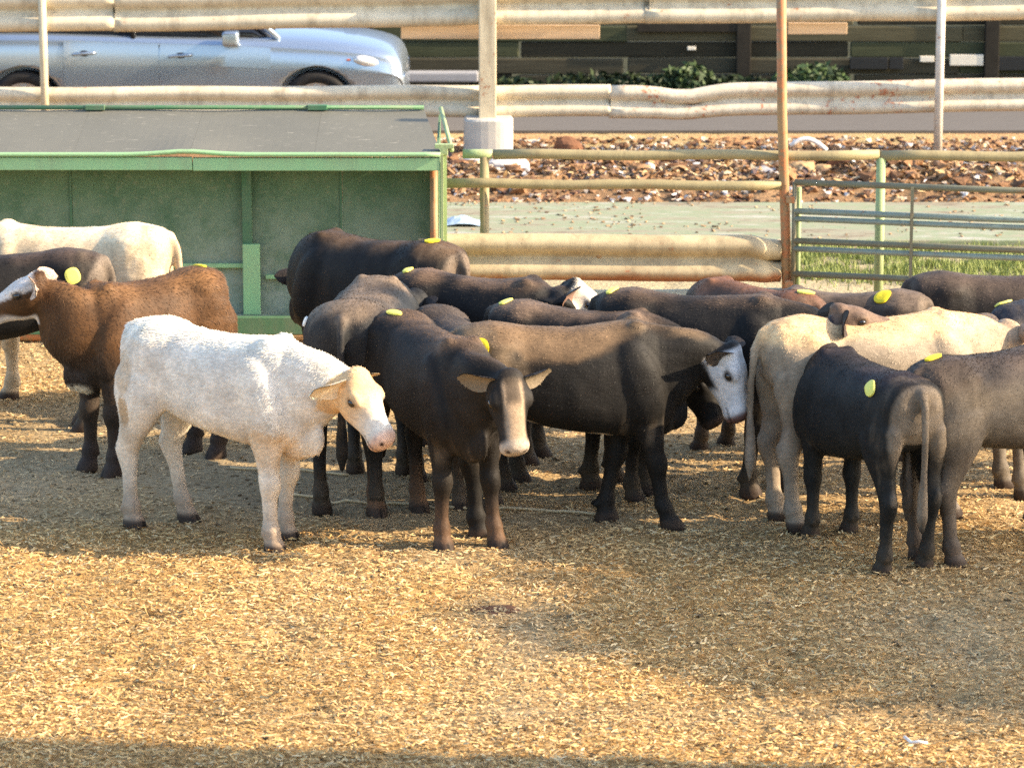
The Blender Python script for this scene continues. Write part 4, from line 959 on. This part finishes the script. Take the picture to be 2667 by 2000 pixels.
for px in (-400, 215, 955, 1935, 2580, 3100):
    p = at(px, 120, yw_); mb = MB(); mb.box((p.x, -0.09, 0.9), (0.16, 0.10, 1.9)); mb.build('post', M['timber_post'], wl, bevel=0.01)
for (x0, x1, y0, y1, mat, nm) in ((2213, 2312, 150, 181, 'panel_black', 'vent_panel'), (2316, 2352, 150, 181, 'panel_black', 'vent_panel'), (2592, 2760, 148, 184, 'panel_black', 'vent_panel'),
                                  (2396, 2432, 147, 162, 'white_panel', 'white_board'), (2474, 2560, 143, 171, 'white_panel', 'white_board'), (2581, 2591, 143, 164, 'white_panel', 'white_board'), (1790, 1812, 122, 131, 'white_panel', 'white_board'), (1660, 1950, 62, 84, 'timber_post', 'cap_board')):
    a, b = at(x0, y0, yw_ - .1), at(x1, y1, yw_ - .1); mb = MB(); mb.box(((a.x + b.x) / 2, -.10, (a.z + b.z) / 2 + .06), (b.x - a.x, .06, a.z - b.z)); mb.build(nm, M[mat], wl, bevel=0.006)
ka, kb = at(700, 187, 37.3), at(1246, 212, 37.3)
mb = MB(); mb.box(((ka.x + kb.x) / 2, 37.3, (ka.z + kb.z) / 2), (kb.x - ka.x, 0.22, ka.z - kb.z)); tag(mb.build('kerb', M['kerb'], bevel=0.02), 'short grey concrete kerb past the front of the car', 'kerb', kind='structure')

def leafy(name, label, cx, cy, rx, ry, rz, n, c0, c1, z0=-0.06, ls=0.05, cat='shrub', group='shrubs along the timber wall'):
    root = empty(name, (cx, cy, z0)); tag(root, label, cat, group)
    r = np.random.default_rng(int(abs(cx) * 100 + n)); u = r.normal(size=(n, 3)); u /= np.linalg.norm(u, axis=1)[:, None]; u *= (r.random(n) ** 0.45)[:, None]
    lump = 0.65 + 0.6 * fbm(u[:, 0] * 3 + 7, u[:, 2] * 3 + u[:, 1] * 2 + 9, 5)
    c = u * np.array([rx, ry, rz]) * lump[:, None]; c[:, 2] = np.abs(c[:, 2] + rz * 0.75)
    d = r.normal(size=(n, 3)); d /= np.linalg.norm(d, axis=1)[:, None]; e = np.cross(d, r.normal(size=(n, 3))); e /= np.linalg.norm(e, axis=1)[:, None]
    L_ = ls * r.uniform(.6, 1.4, n)[:, None]
    V_ = np.empty((n * 4, 3)); V_[0::4] = c - d * L_; V_[1::4] = c + e * L_ * .4; V_[2::4] = c + d * L_; V_[3::4] = c - e * L_ * .4
    me = bpy.data.meshes.new('foliage'); me.from_pydata(V_.tolist(), [], (np.arange(n * 4).reshape(-1, 4)).tolist()); me.update()
    cc = np.repeat(lerp3(c0, c1, r.random(n)), 4, 0); add_col(me, cc); me.materials.append(M['leaf'])
    o = bpy.data.objects.new('foliage', me); col.objects.link(o); o.parent = root
    for k in range(3):
        a = r.uniform(0, 6.28); mb = MB(); mb.tube([(0, 0, 0), (rx * .2 * math.cos(a), ry * .2 * math.sin(a), rz * .6), (rx * .5 * math.cos(a), ry * .5 * math.sin(a), rz * 1.2)], [0.02, 0.014, 0.006], 6); mb.build('stem', M['timber_post'], root, smooth=True)
    return root
G1, G2 = (0.024, 0.036, 0.016), (0.050, 0.085, 0.028)
for i, (px, py, rx, rz, lab, br) in enumerate(((1560, 195, .55, .22, 'low dull green shrub left of the rusty post, nearest the kerb', .6), (1700, 205, .5, .18, 'grey-green low shrub between kerb and rusty post', .8), (1770, 190, .28, .30, 'bright green shrub just left of the rusty post by the timber wall', 1.3),
                                   (1880, 205, .55, .18, 'dark low shrub hidden partly by the rusty post', .6), (2085, 195, .36, .30, 'bright green shrub just right of the rusty post by the timber wall', 1.4), (1330, 205, .35, .16, 'small dark shrub behind the fence\'s square post', .7))):
    g = ground_at(px, py, -0.05); leafy('shrub', lab, g.x, min(g.y, 37.6), rx * 1.25, 0.3, rz * .62, 800, tuple(c * br for c in G1), tuple(c * br for c in G2))

# ------------------------------------------------------------------ rocks, clods and litter on the bank
def rock(name, label, px, py, r, mat, sz=(1, 1, .7), cat='rock', group='stones and clods on the dirt bank', seed=0, z=None):
    g = ground_at(px, py, 0.10); zz_ = float(ground_h(np.array([g.x]), np.array([g.y]))[0]) if z is None else z
    bm = bmesh.new(); bmesh.ops.create_icosphere(bm, subdivisions=3, radius=1)
    P_ = np.array([v.co[:] for v in bm.verts]); nn = 0.72 + 0.55 * fbm(P_[:, 0] * 1.7 + seed * 3 + 20, P_[:, 1] * 1.7 + P_[:, 2] * 2.1 + 20, seed + 3)
    for v, k in zip(bm.verts, nn): v.co = Vector((v.co.x * r * sz[0] * k, v.co.y * r * sz[1] * k, max(v.co.z, -.35) * r * sz[2] * k))
    me = bpy.data.meshes.new(name); bm.to_mesh(me); bm.free(); me.materials.append(M[mat])
    o = bpy.data.objects.new(name, me); col.objects.link(o); o.location = (g.x, g.y, zz_ + 0.1 * r); return tag(o, label, cat, group)
rock('dirt_clod', 'tall brown clump of soil on the bank right of the concrete footing', 1480, 372, .15, 'rock_brown', (1, .8, 1.0), 'clod', seed=1)
rock('dirt_clod', 'flat dark clod just left of the rusty post on the bank', 1880, 388, .17, 'rock_brown', (1.4, .8, .45), 'clod', seed=2)
rock('dirt_clod', 'dark purple-brown clod right of the two tan rocks', 2200, 440, .13, 'rock_brown', (1.3, .8, .6), 'clod', seed=3)
rock('dirt_clod', 'dark clod under the fence pipe right of the feeder', 1195, 442, .12, 'rock_brown', (1.2, .8, .6), 'clod', seed=4)
rock('rock', 'pale grey rock beside the rusty post', 1990, 445, .11, 'rock_grey', (1.1, .8, .8), seed=5)
rock('rock', 'tan rock next to the rusty post, left of the pair', 2090, 446, .13, 'rock_tan', (1.1, .8, .75), seed=6)
rock('rock', 'tan rock of the pair, farther from the rusty post', 2145, 446, .11, 'rock_tan', (1.1, .8, .75), seed=7)
rock('rock', 'broad pale rock behind the short olive post', 1318, 442, .15, 'rock_white', (1.4, .8, .6), seed=8)
rock('rock', 'pale rock between the feeder and the short post', 1238, 438, .10, 'rock_white', (1.1, .8, .7), seed=9)
for i, (px, py, lab) in enumerate(((1372, 446, 'white stone left of the row under the top pipe'), (1198, 412, 'white stone against the feeder bracket'), (1550, 436, 'white stone in the middle of the bank litter'), (1690, 450, 'white stone low in the litter, mid fence'), (1675, 378, 'small white stone on the dark soil patch'), (2010, 462, 'small grey stone at the rusty post\'s foot line'))):
    rock('stone', lab, px, py, .05, 'rock_white', (1, .8, .9), 'stone', seed=20 + i)
# bent pale plastic pipe
a = [ground_at(2058 + 95 * t, 400 - 34 * math.sin(math.pi * (0.15 + t * .85)) , 0.12) for t in [k / 8 for k in range(9)]]
base_y = ground_at(2100, 400, .1).y
mb = MB(); mb.tube([(at(2058 + 95 * k / 8, 392 - 30 * math.sin(math.pi * (.12 + .88 * k / 8)), base_y).x, base_y, at(2058 + 95 * k / 8, 392 - 30 * math.sin(math.pi * (.12 + .88 * k / 8)), base_y).z) for k in range(9)], 0.022, 8)
tag(mb.build('plastic_pipe', M['plastic_white'], smooth=True), 'bent white plastic pipe arching beside the rusty post on the bank', 'pipe')
# crumpled blue plastic on the apron
g = ground_at(1200, 590, 0.05); n_ = 14; vs = []
for j in range(n_):
    for i in range(n_):
        u, v = i / (n_ - 1), j / (n_ - 1); hgt = 0.085 * (0.25 + 0.9 * float(fbm(u * 4 + 3, v * 4 + 1, 8))) * math.sin(math.pi * min(1, max(0, u * .9 + .05))) * (0.3 + .7 * math.sin(math.pi * v))
        vs.append((g.x - .16 + .34 * u, g.y + .3 * v, 0.05 + hgt))
mb = MB(); mb.add(vs, [(j * n_ + i, j * n_ + i + 1, (j + 1) * n_ + i + 1, (j + 1) * n_ + i) for j in range(n_ - 1) for i in range(n_ - 1)])
o = mb.build('plastic_sheet', M['plastic_blue'], smooth=False); tag(o, 'crumpled pale blue plastic sheet behind the feeder\'s corner post', 'plastic'); so = o.modifiers.new('t', 'SOLIDIFY'); so.thickness = .004

# bank litter: sticks, chips, stones, one mass
def scatter_chips(name, mat, pos, length, width, thick, cols, rng_, tilt=0.35, yaw=None):
    n = len(pos); yaw = rng_.uniform(0, 6.283, n) if yaw is None else yaw
    d = np.stack([np.cos(yaw), np.sin(yaw), rng_.normal(0, tilt, n)], 1); d /= np.linalg.norm(d, axis=1)[:, None]
    w = np.stack([-np.sin(yaw), np.cos(yaw), rng_.normal(0, 0.5, n)], 1); w /= np.linalg.norm(w, axis=1)[:, None]
    up_ = np.cross(d, w); bend = rng_.normal(0, 0.12, n) * length
    L2 = (length / 2)[:, None]; W2 = (width / 2)[:, None]
    V_ = np.empty((n, 6, 3))
    V_[:, 0] = pos - d * L2 - w * W2 * .6; V_[:, 1] = pos - d * L2 + w * W2 * .6
    V_[:, 2] = pos + w * W2 + up_ * bend[:, None]; V_[:, 3] = pos - w * W2 + up_ * bend[:, None]
    V_[:, 4] = pos + d * L2 + w * W2 * .5; V_[:, 5] = pos + d * L2 - w * W2 * .5
    b = np.arange(n)[:, None] * 6
    F_ = np.concatenate([b + np.array([[0, 3, 2, 1]]), b + np.array([[3, 5, 4, 2]])], 0)
    me = bpy.data.meshes.new(name); nf = len(F_)
    me.vertices.add(n * 6); me.vertices.foreach_set('co', V_.ravel()); me.loops.add(nf * 4); me.loops.foreach_set('vertex_index', F_.ravel().astype(np.int32))
    me.polygons.add(nf); me.polygons.foreach_set('loop_start', np.arange(nf) * 4); me.polygons.foreach_set('loop_total', np.full(nf, 4)); me.update(); me.validate()
    add_col(me, np.repeat(cols, 6, 0)); me.materials.append(mat)
    o = bpy.data.objects.new(name, me); col.objects.link(o); return o

r = np.random.default_rng(3); n = 22000
bx = r.uniform(-1.3, 6.5, n); by = r.uniform(Y_AP1 + .1, Y_FAR + .5, n)
den = fbm(bx * 1.5, by * 1.2, 41) * (0.4 + 0.6 * sstep(Y_FAR + .3, Y_FAR - 1.2, by)) * (.35 + .65 * sstep(Y_AP1 + .1, Y_AP1 + 1.3, by)); k = r.random(n) < np.clip((den - .27) * 2.6, 0.02, 1); bx, by = bx[k], by[k]; n = len(bx)
pal = np.array([(0.34, 0.20, 0.10), (0.17, 0.10, 0.06), (0.46, 0.31, 0.15), (0.11, 0.07, 0.06), (0.60, 0.46, 0.28), (0.70, 0.64, 0.58), (0.34, 0.18, 0.09)])
cc = pal[r.choice(7, n, p=[.28, .15, .20, .09, .14, .04, .10])]
lit = scatter_chips('bank_litter', M['straw'], np.stack([bx, by, ground_h(bx, by) + .012 + r.uniform(0, .05, n) * fbm(bx * 2, by * 2, 9)], 1), r.uniform(.03, .13, n), r.uniform(.012, .05, n), .01, cc, r, .4)
tag(lit, 'dry sticks, leaves and small stones littering the dirt bank', 'litter', kind='stuff')
# small clods and pebbles
tet = np.array([(1, 1, 1), (1, -1, -1), (-1, 1, -1), (-1, -1, 1), (1.1, 0, 0.2), (-0.9, .3, 0.5)]); 
hull = bmesh.new(); [hull.verts.new(t) for t in tet]; bmesh.ops.convex_hull(hull, input=hull.verts); hull.verts.index_update(); HF = np.array([[v.index for v in f.verts] for f in hull.faces]); hull.free()
def scatter_clods(name, pos, size, cols, rng_, mat):
    n = len(pos); ang = rng_.uniform(0, 6.28, n); ca, sa_ = np.cos(ang)[:, None], np.sin(ang)[:, None]
    t = tet[None] * rng_.uniform(.6, 1.2, (n, 6, 3)); x = t[:, :, 0] * ca - t[:, :, 1] * sa_; y = t[:, :, 0] * sa_ + t[:, :, 1] * ca
    V_ = np.stack([x, y, t[:, :, 2] * .7], 2) * size[:, None, None] * .6 + pos[:, None, :]
    F_ = (np.arange(n)[:, None, None] * 6 + HF[None]).reshape(-1, 3); me = bpy.data.meshes.new(name); me.from_pydata(V_.reshape(-1, 3).tolist(), [], F_.tolist()); me.update()
    add_col(me, np.repeat(cols, 6, 0)); me.materials.append(mat); o = bpy.data.objects.new(name, me); col.objects.link(o); return o
n = 5200; bx = r.uniform(-1.3, 6, n); by = r.uniform(Y_AP1 + .1, Y_FAR + 1.3, n)
pal2 = np.array([(0.16, 0.09, 0.055), (0.33, 0.19, 0.10), (0.07, 0.045, 0.04), (0.66, 0.60, 0.54), (0.40, 0.34, 0.28)])
o = scatter_clods('bank_gravel', np.stack([bx, by, ground_h(bx, by) + .01], 1), r.uniform(.012, .055, n), pal2[r.choice(5, n, p=[.30, .36, .10, .10, .14])], r, M['ground'])
tag(o, 'small clods and pebbles strewn over the dirt bank', 'gravel', kind='stuff')

n = 1100; bx = r.uniform(-1.3, 5.5, n); by = Y_AP0 + (Y_AP1 - Y_AP0) * r.random(n) ** .6; k = r.random(n) < sstep(.42, .62, fbm(bx * 1.3, by * 1.6, 67)) + .08; bx, by = bx[k], by[k]; n = len(bx)
o = scatter_clods('apron_dirt', np.stack([bx, by, np.full(n, .047)], 1), r.uniform(.008, .03, n), lerp3((0.16, 0.10, 0.06), (0.42, 0.30, 0.18), r.random(n)), r, M['ground']); tag(o, 'loose dirt and crumbs scattered on the concrete apron', 'dirt', kind='stuff')

n = 420; bx = r.uniform(-1.3, 6, n); by = Y_AP1 + .5 + (Y_FAR - Y_AP1 - .9) * r.random(n); k = r.random(n) < sstep(.42, .60, fbm(bx * 1.6, by * 1.1, 41)); bx, by = bx[k], by[k]; n = len(bx)
o = scatter_clods('bank_clods', np.stack([bx, by, ground_h(bx, by) + .02], 1), r.uniform(.05, .13, n), lerp3((0.10, 0.055, 0.035), (0.36, 0.20, 0.10), r.random(n)), r, M['ground']); tag(o, 'heaped lumps of red-brown soil along the dirt bank', 'soil', kind='stuff')

# ------------------------------------------------------------------ grass behind the gate
n = 14000; r = np.random.default_rng(8)
gxx = r.uniform(at(2076, 690, Y_GR0).x, 4.6, n); gyy = r.uniform(Y_GR0, Y_GR1, n) + .12 * r.normal(0, 1, n)
gk = r.random(n) < sstep(.30, .55, fbm(gxx * 4, gyy * 4, 87)); gxx, gyy = gxx[gk], gyy[gk]; n = len(gxx)
hgt = r.uniform(.025, .085, n); yaw = r.uniform(0, 6.28, n); ln = r.uniform(.0, .05, n)
V_ = np.empty((n, 3, 3)); wv = np.stack([np.cos(yaw), np.sin(yaw), 0 * yaw], 1) * .005; lv = np.stack([-np.sin(yaw), np.cos(yaw), 0 * yaw], 1) * ln[:, None]
b0 = np.stack([gxx, gyy, ground_h(gxx, gyy)], 1); V_[:, 0] = b0 - wv; V_[:, 1] = b0 + wv; V_[:, 2] = b0 + lv + np.array([0, 0, 1]) * hgt[:, None]
me = bpy.data.meshes.new('grass'); me.from_pydata(V_.reshape(-1, 3).tolist(), [], np.arange(n * 3).reshape(-1, 3).tolist()); me.update()
add_col(me, np.repeat(lerp3((0.13, 0.17, 0.035), (0.30, 0.34, 0.10), r.random(n)), 3, 0)); me.materials.append(M['leaf'])
o = bpy.data.objects.new('grass', me); col.objects.link(o); tag(o, 'bright green grass strip behind the gate', 'grass', kind='stuff')

# ------------------------------------------------------------------ straw bedding in the pen
r = np.random.default_rng(21); n = 270000
sx = r.uniform(-3.6, 3.6, n); sy = 13.2 + 11.5 * r.random(n) ** 1.35
k = r.random(n) < np.clip(straw_amount(sx, sy) * 1.15 + .10, 0, 1); sx, sy = sx[k], sy[k]; n = len(sx)
sam = straw_amount(sx, sy)
ln = r.uniform(.010, .042, n) * np.where(r.random(n) < .07, 2.6, 1); wd = r.uniform(.004, .011, n) * np.where(ln > .08, .6, 1)
palS = np.array([(0.60, 0.39, 0.15), (0.70, 0.50, 0.23), (0.47, 0.28, 0.105), (0.72, 0.55, 0.30), (0.30, 0.18, 0.075), (0.52, 0.31, 0.115)])
cs = palS[r.choice(6, n, p=[.30, .22, .20, .08, .08, .12])] * r.uniform(.85, 1.2, n)[:, None]
palD = np.array([0.52, 0.40, 0.235]); mixd = (1 - sam)[:, None] * .75; cs = cs * (1 - mixd) + palD * mixd * r.uniform(.6, 1.3, n)[:, None]
cs = cs * (0.72 + .56 * fbm(sx * 2.1 + 4, sy * 1.6, 35))[:, None]
yaw = r.normal(0, .75, n) + np.where(r.random(n) < .3, r.uniform(0, 3.14, n), 0)
st = scatter_chips('straw_bedding', M['straw'], np.stack([sx, sy, ground_h(sx, sy) + .004 + r.uniform(0, .022, n) * sam], 1), ln, wd, .003, cs, r, .22, yaw)
tag(st, 'golden straw and wood chip bedding spread over the pen floor', 'straw', kind='stuff')
n = 4500; cx_ = r.uniform(-3.6, 3.6, n); cy_ = r.uniform(13.2, 24, n)
dd = lerp3((0.12, 0.085, 0.05), (0.36, 0.28, 0.17), r.random(n))
o = scatter_clods('dung_crumbs', np.stack([cx_, cy_, ground_h(cx_, cy_) + .002], 1), r.uniform(.006, .024, n), dd, r, M['ground']); tag(o, 'crumbs of dry dirt and dung among the straw', 'dirt', kind='stuff')

# flat dung pat, pale tubes standing in for thin sunlit gaps between shadows
rock('dung_pat', 'flat dark brown dung pat in the middle of the straw', 1290, 1545, .10, 'rock_brown', (1.3, 1.0, .18), 'dung', None, 40, 0.0)
for pts, lab in (([(600, 1224), (760, 1229), (930, 1241)], 'short sunlit gap drawn as a pale strip behind the white calf'), ([(765, 1294), (900, 1304), (1050, 1318), (1210, 1327), (1290, 1329), (1420, 1336), (1600, 1348)], 'long sunlit gap drawn as a pale strip on the dirt under the herd')):
    P3 = []
    for i in range(len(pts) - 1):
        for k in range(8):
            t = k / 8; g = ground_at(pts[i][0] * (1 - t) + pts[i + 1][0] * t, pts[i][1] * (1 - t) + pts[i + 1][1] * t); P3.append((g.x, g.y + .01 * math.sin(g.x * 9), float(ground_h(np.array([g.x]), np.array([g.y]))[0]) + .012))
    mb = MB(); mb.tube(P3, .008, 6); tag(mb.build('sun_strip', M['sun_strip'], smooth=True), lab, 'sun_strip')
g = ground_at(2380, 1948); mb = MB(); mb.tube([(g.x - .03, g.y + .10, .02), (g.x - .01, g.y + .02, .02), (g.x + .02, g.y, .03), (g.x + .06, g.y + .01, .02)], .008, 6); tag(mb.build('husk', M['plastic_white'], smooth=True), 'curled white husk in the straw at the lower right', 'husk')

# ------------------------------------------------------------------ unseen board wall added right of the pen to shade the near bedding
yc = ground_at(1333, 1970).y - 5.2 * math.tan(R(SUN_AZ))
shade_wall = empty('unseen_shade_wall', (5.2, yc - 4.0, 0)); tag(shade_wall, 'unseen tall board wall added right of the pen to shade the near bedding', 'wall')
for k in range(8):
    mb = MB(); mb.box((0, -3.5 + k * 1.0, 2.3), (0.05, 0.995, 4.6)); mb.build('board', M['shade_board'], shade_wall)
for k in range(5):
    mb = MB(); mb.box((0.11, -3.9 + k * 1.95, 2.25), (0.16, 0.16, 4.5)); mb.build('post', M['shade_board'], shade_wall)

# ------------------------------------------------------------------ unseen leafy crown on a trunk, added right of the pen to shade the bedding
def unseen_shade_tree(cx, cy, cz, rx, ry, rz, n):
    root = empty('unseen_tree', (cx, cy, 0)); tag(root, 'unseen round leafy crown on a trunk, added right of the pen to shade the bedding', 'unseen_tree')
    r = np.random.default_rng(77); nc = 44
    cc = r.normal(size=(nc, 3)); cc /= np.linalg.norm(cc, axis=1)[:, None]; cc *= (r.random(nc) ** .5)[:, None] * np.array([rx, ry, rz]) * .8
    w = r.integers(0, nc, n); c = cc[w] + r.normal(0, .36, (n, 3)) + np.array([0, 0, cz])
    d = r.normal(size=(n, 3)); d /= np.linalg.norm(d, axis=1)[:, None]; e = np.cross(d, r.normal(size=(n, 3))); e /= np.linalg.norm(e, axis=1)[:, None]
    L_ = .13 * r.uniform(.6, 1.3, n)[:, None]; V_ = np.empty((n * 4, 3)); V_[0::4] = c - d * L_; V_[1::4] = c + e * L_ * .5; V_[2::4] = c + d * L_; V_[3::4] = c - e * L_ * .5
    me = bpy.data.meshes.new('crown'); me.from_pydata(V_.tolist(), [], np.arange(n * 4).reshape(-1, 4).tolist()); me.update()
    add_col(me, np.repeat(lerp3((0.03, 0.06, 0.02), (0.09, 0.14, 0.04), r.random(n)), 4, 0)); me.materials.append(M['leaf'])
    o = bpy.data.objects.new('crown', me); col.objects.link(o); o.parent = root
    mb = MB(); mb.tube([(0, 0, -.1), (.05, .03, 1.5), (0, .1, 3.0), (.05, 0, cz)], [.22, .17, .14, .06], 12)
    for k in range(6): q = cc[k] + np.array([0, 0, cz]); mb.tube([(0, .05, cz - 1.6 + .2 * k), tuple(q * .6 + np.array([0, 0, cz - .9]) * .4), tuple(q)], [.09, .05, .02], 8)
    mb.build('trunk', M['timber_post'], root, smooth=True)
sh = Vector((3.55, 16.3, 0.0)); tt = 13.0; cr = sh + sd * tt
unseen_shade_tree(cr.x, cr.y, cr.z, 1.3, 1.7, 0.95, 22000)
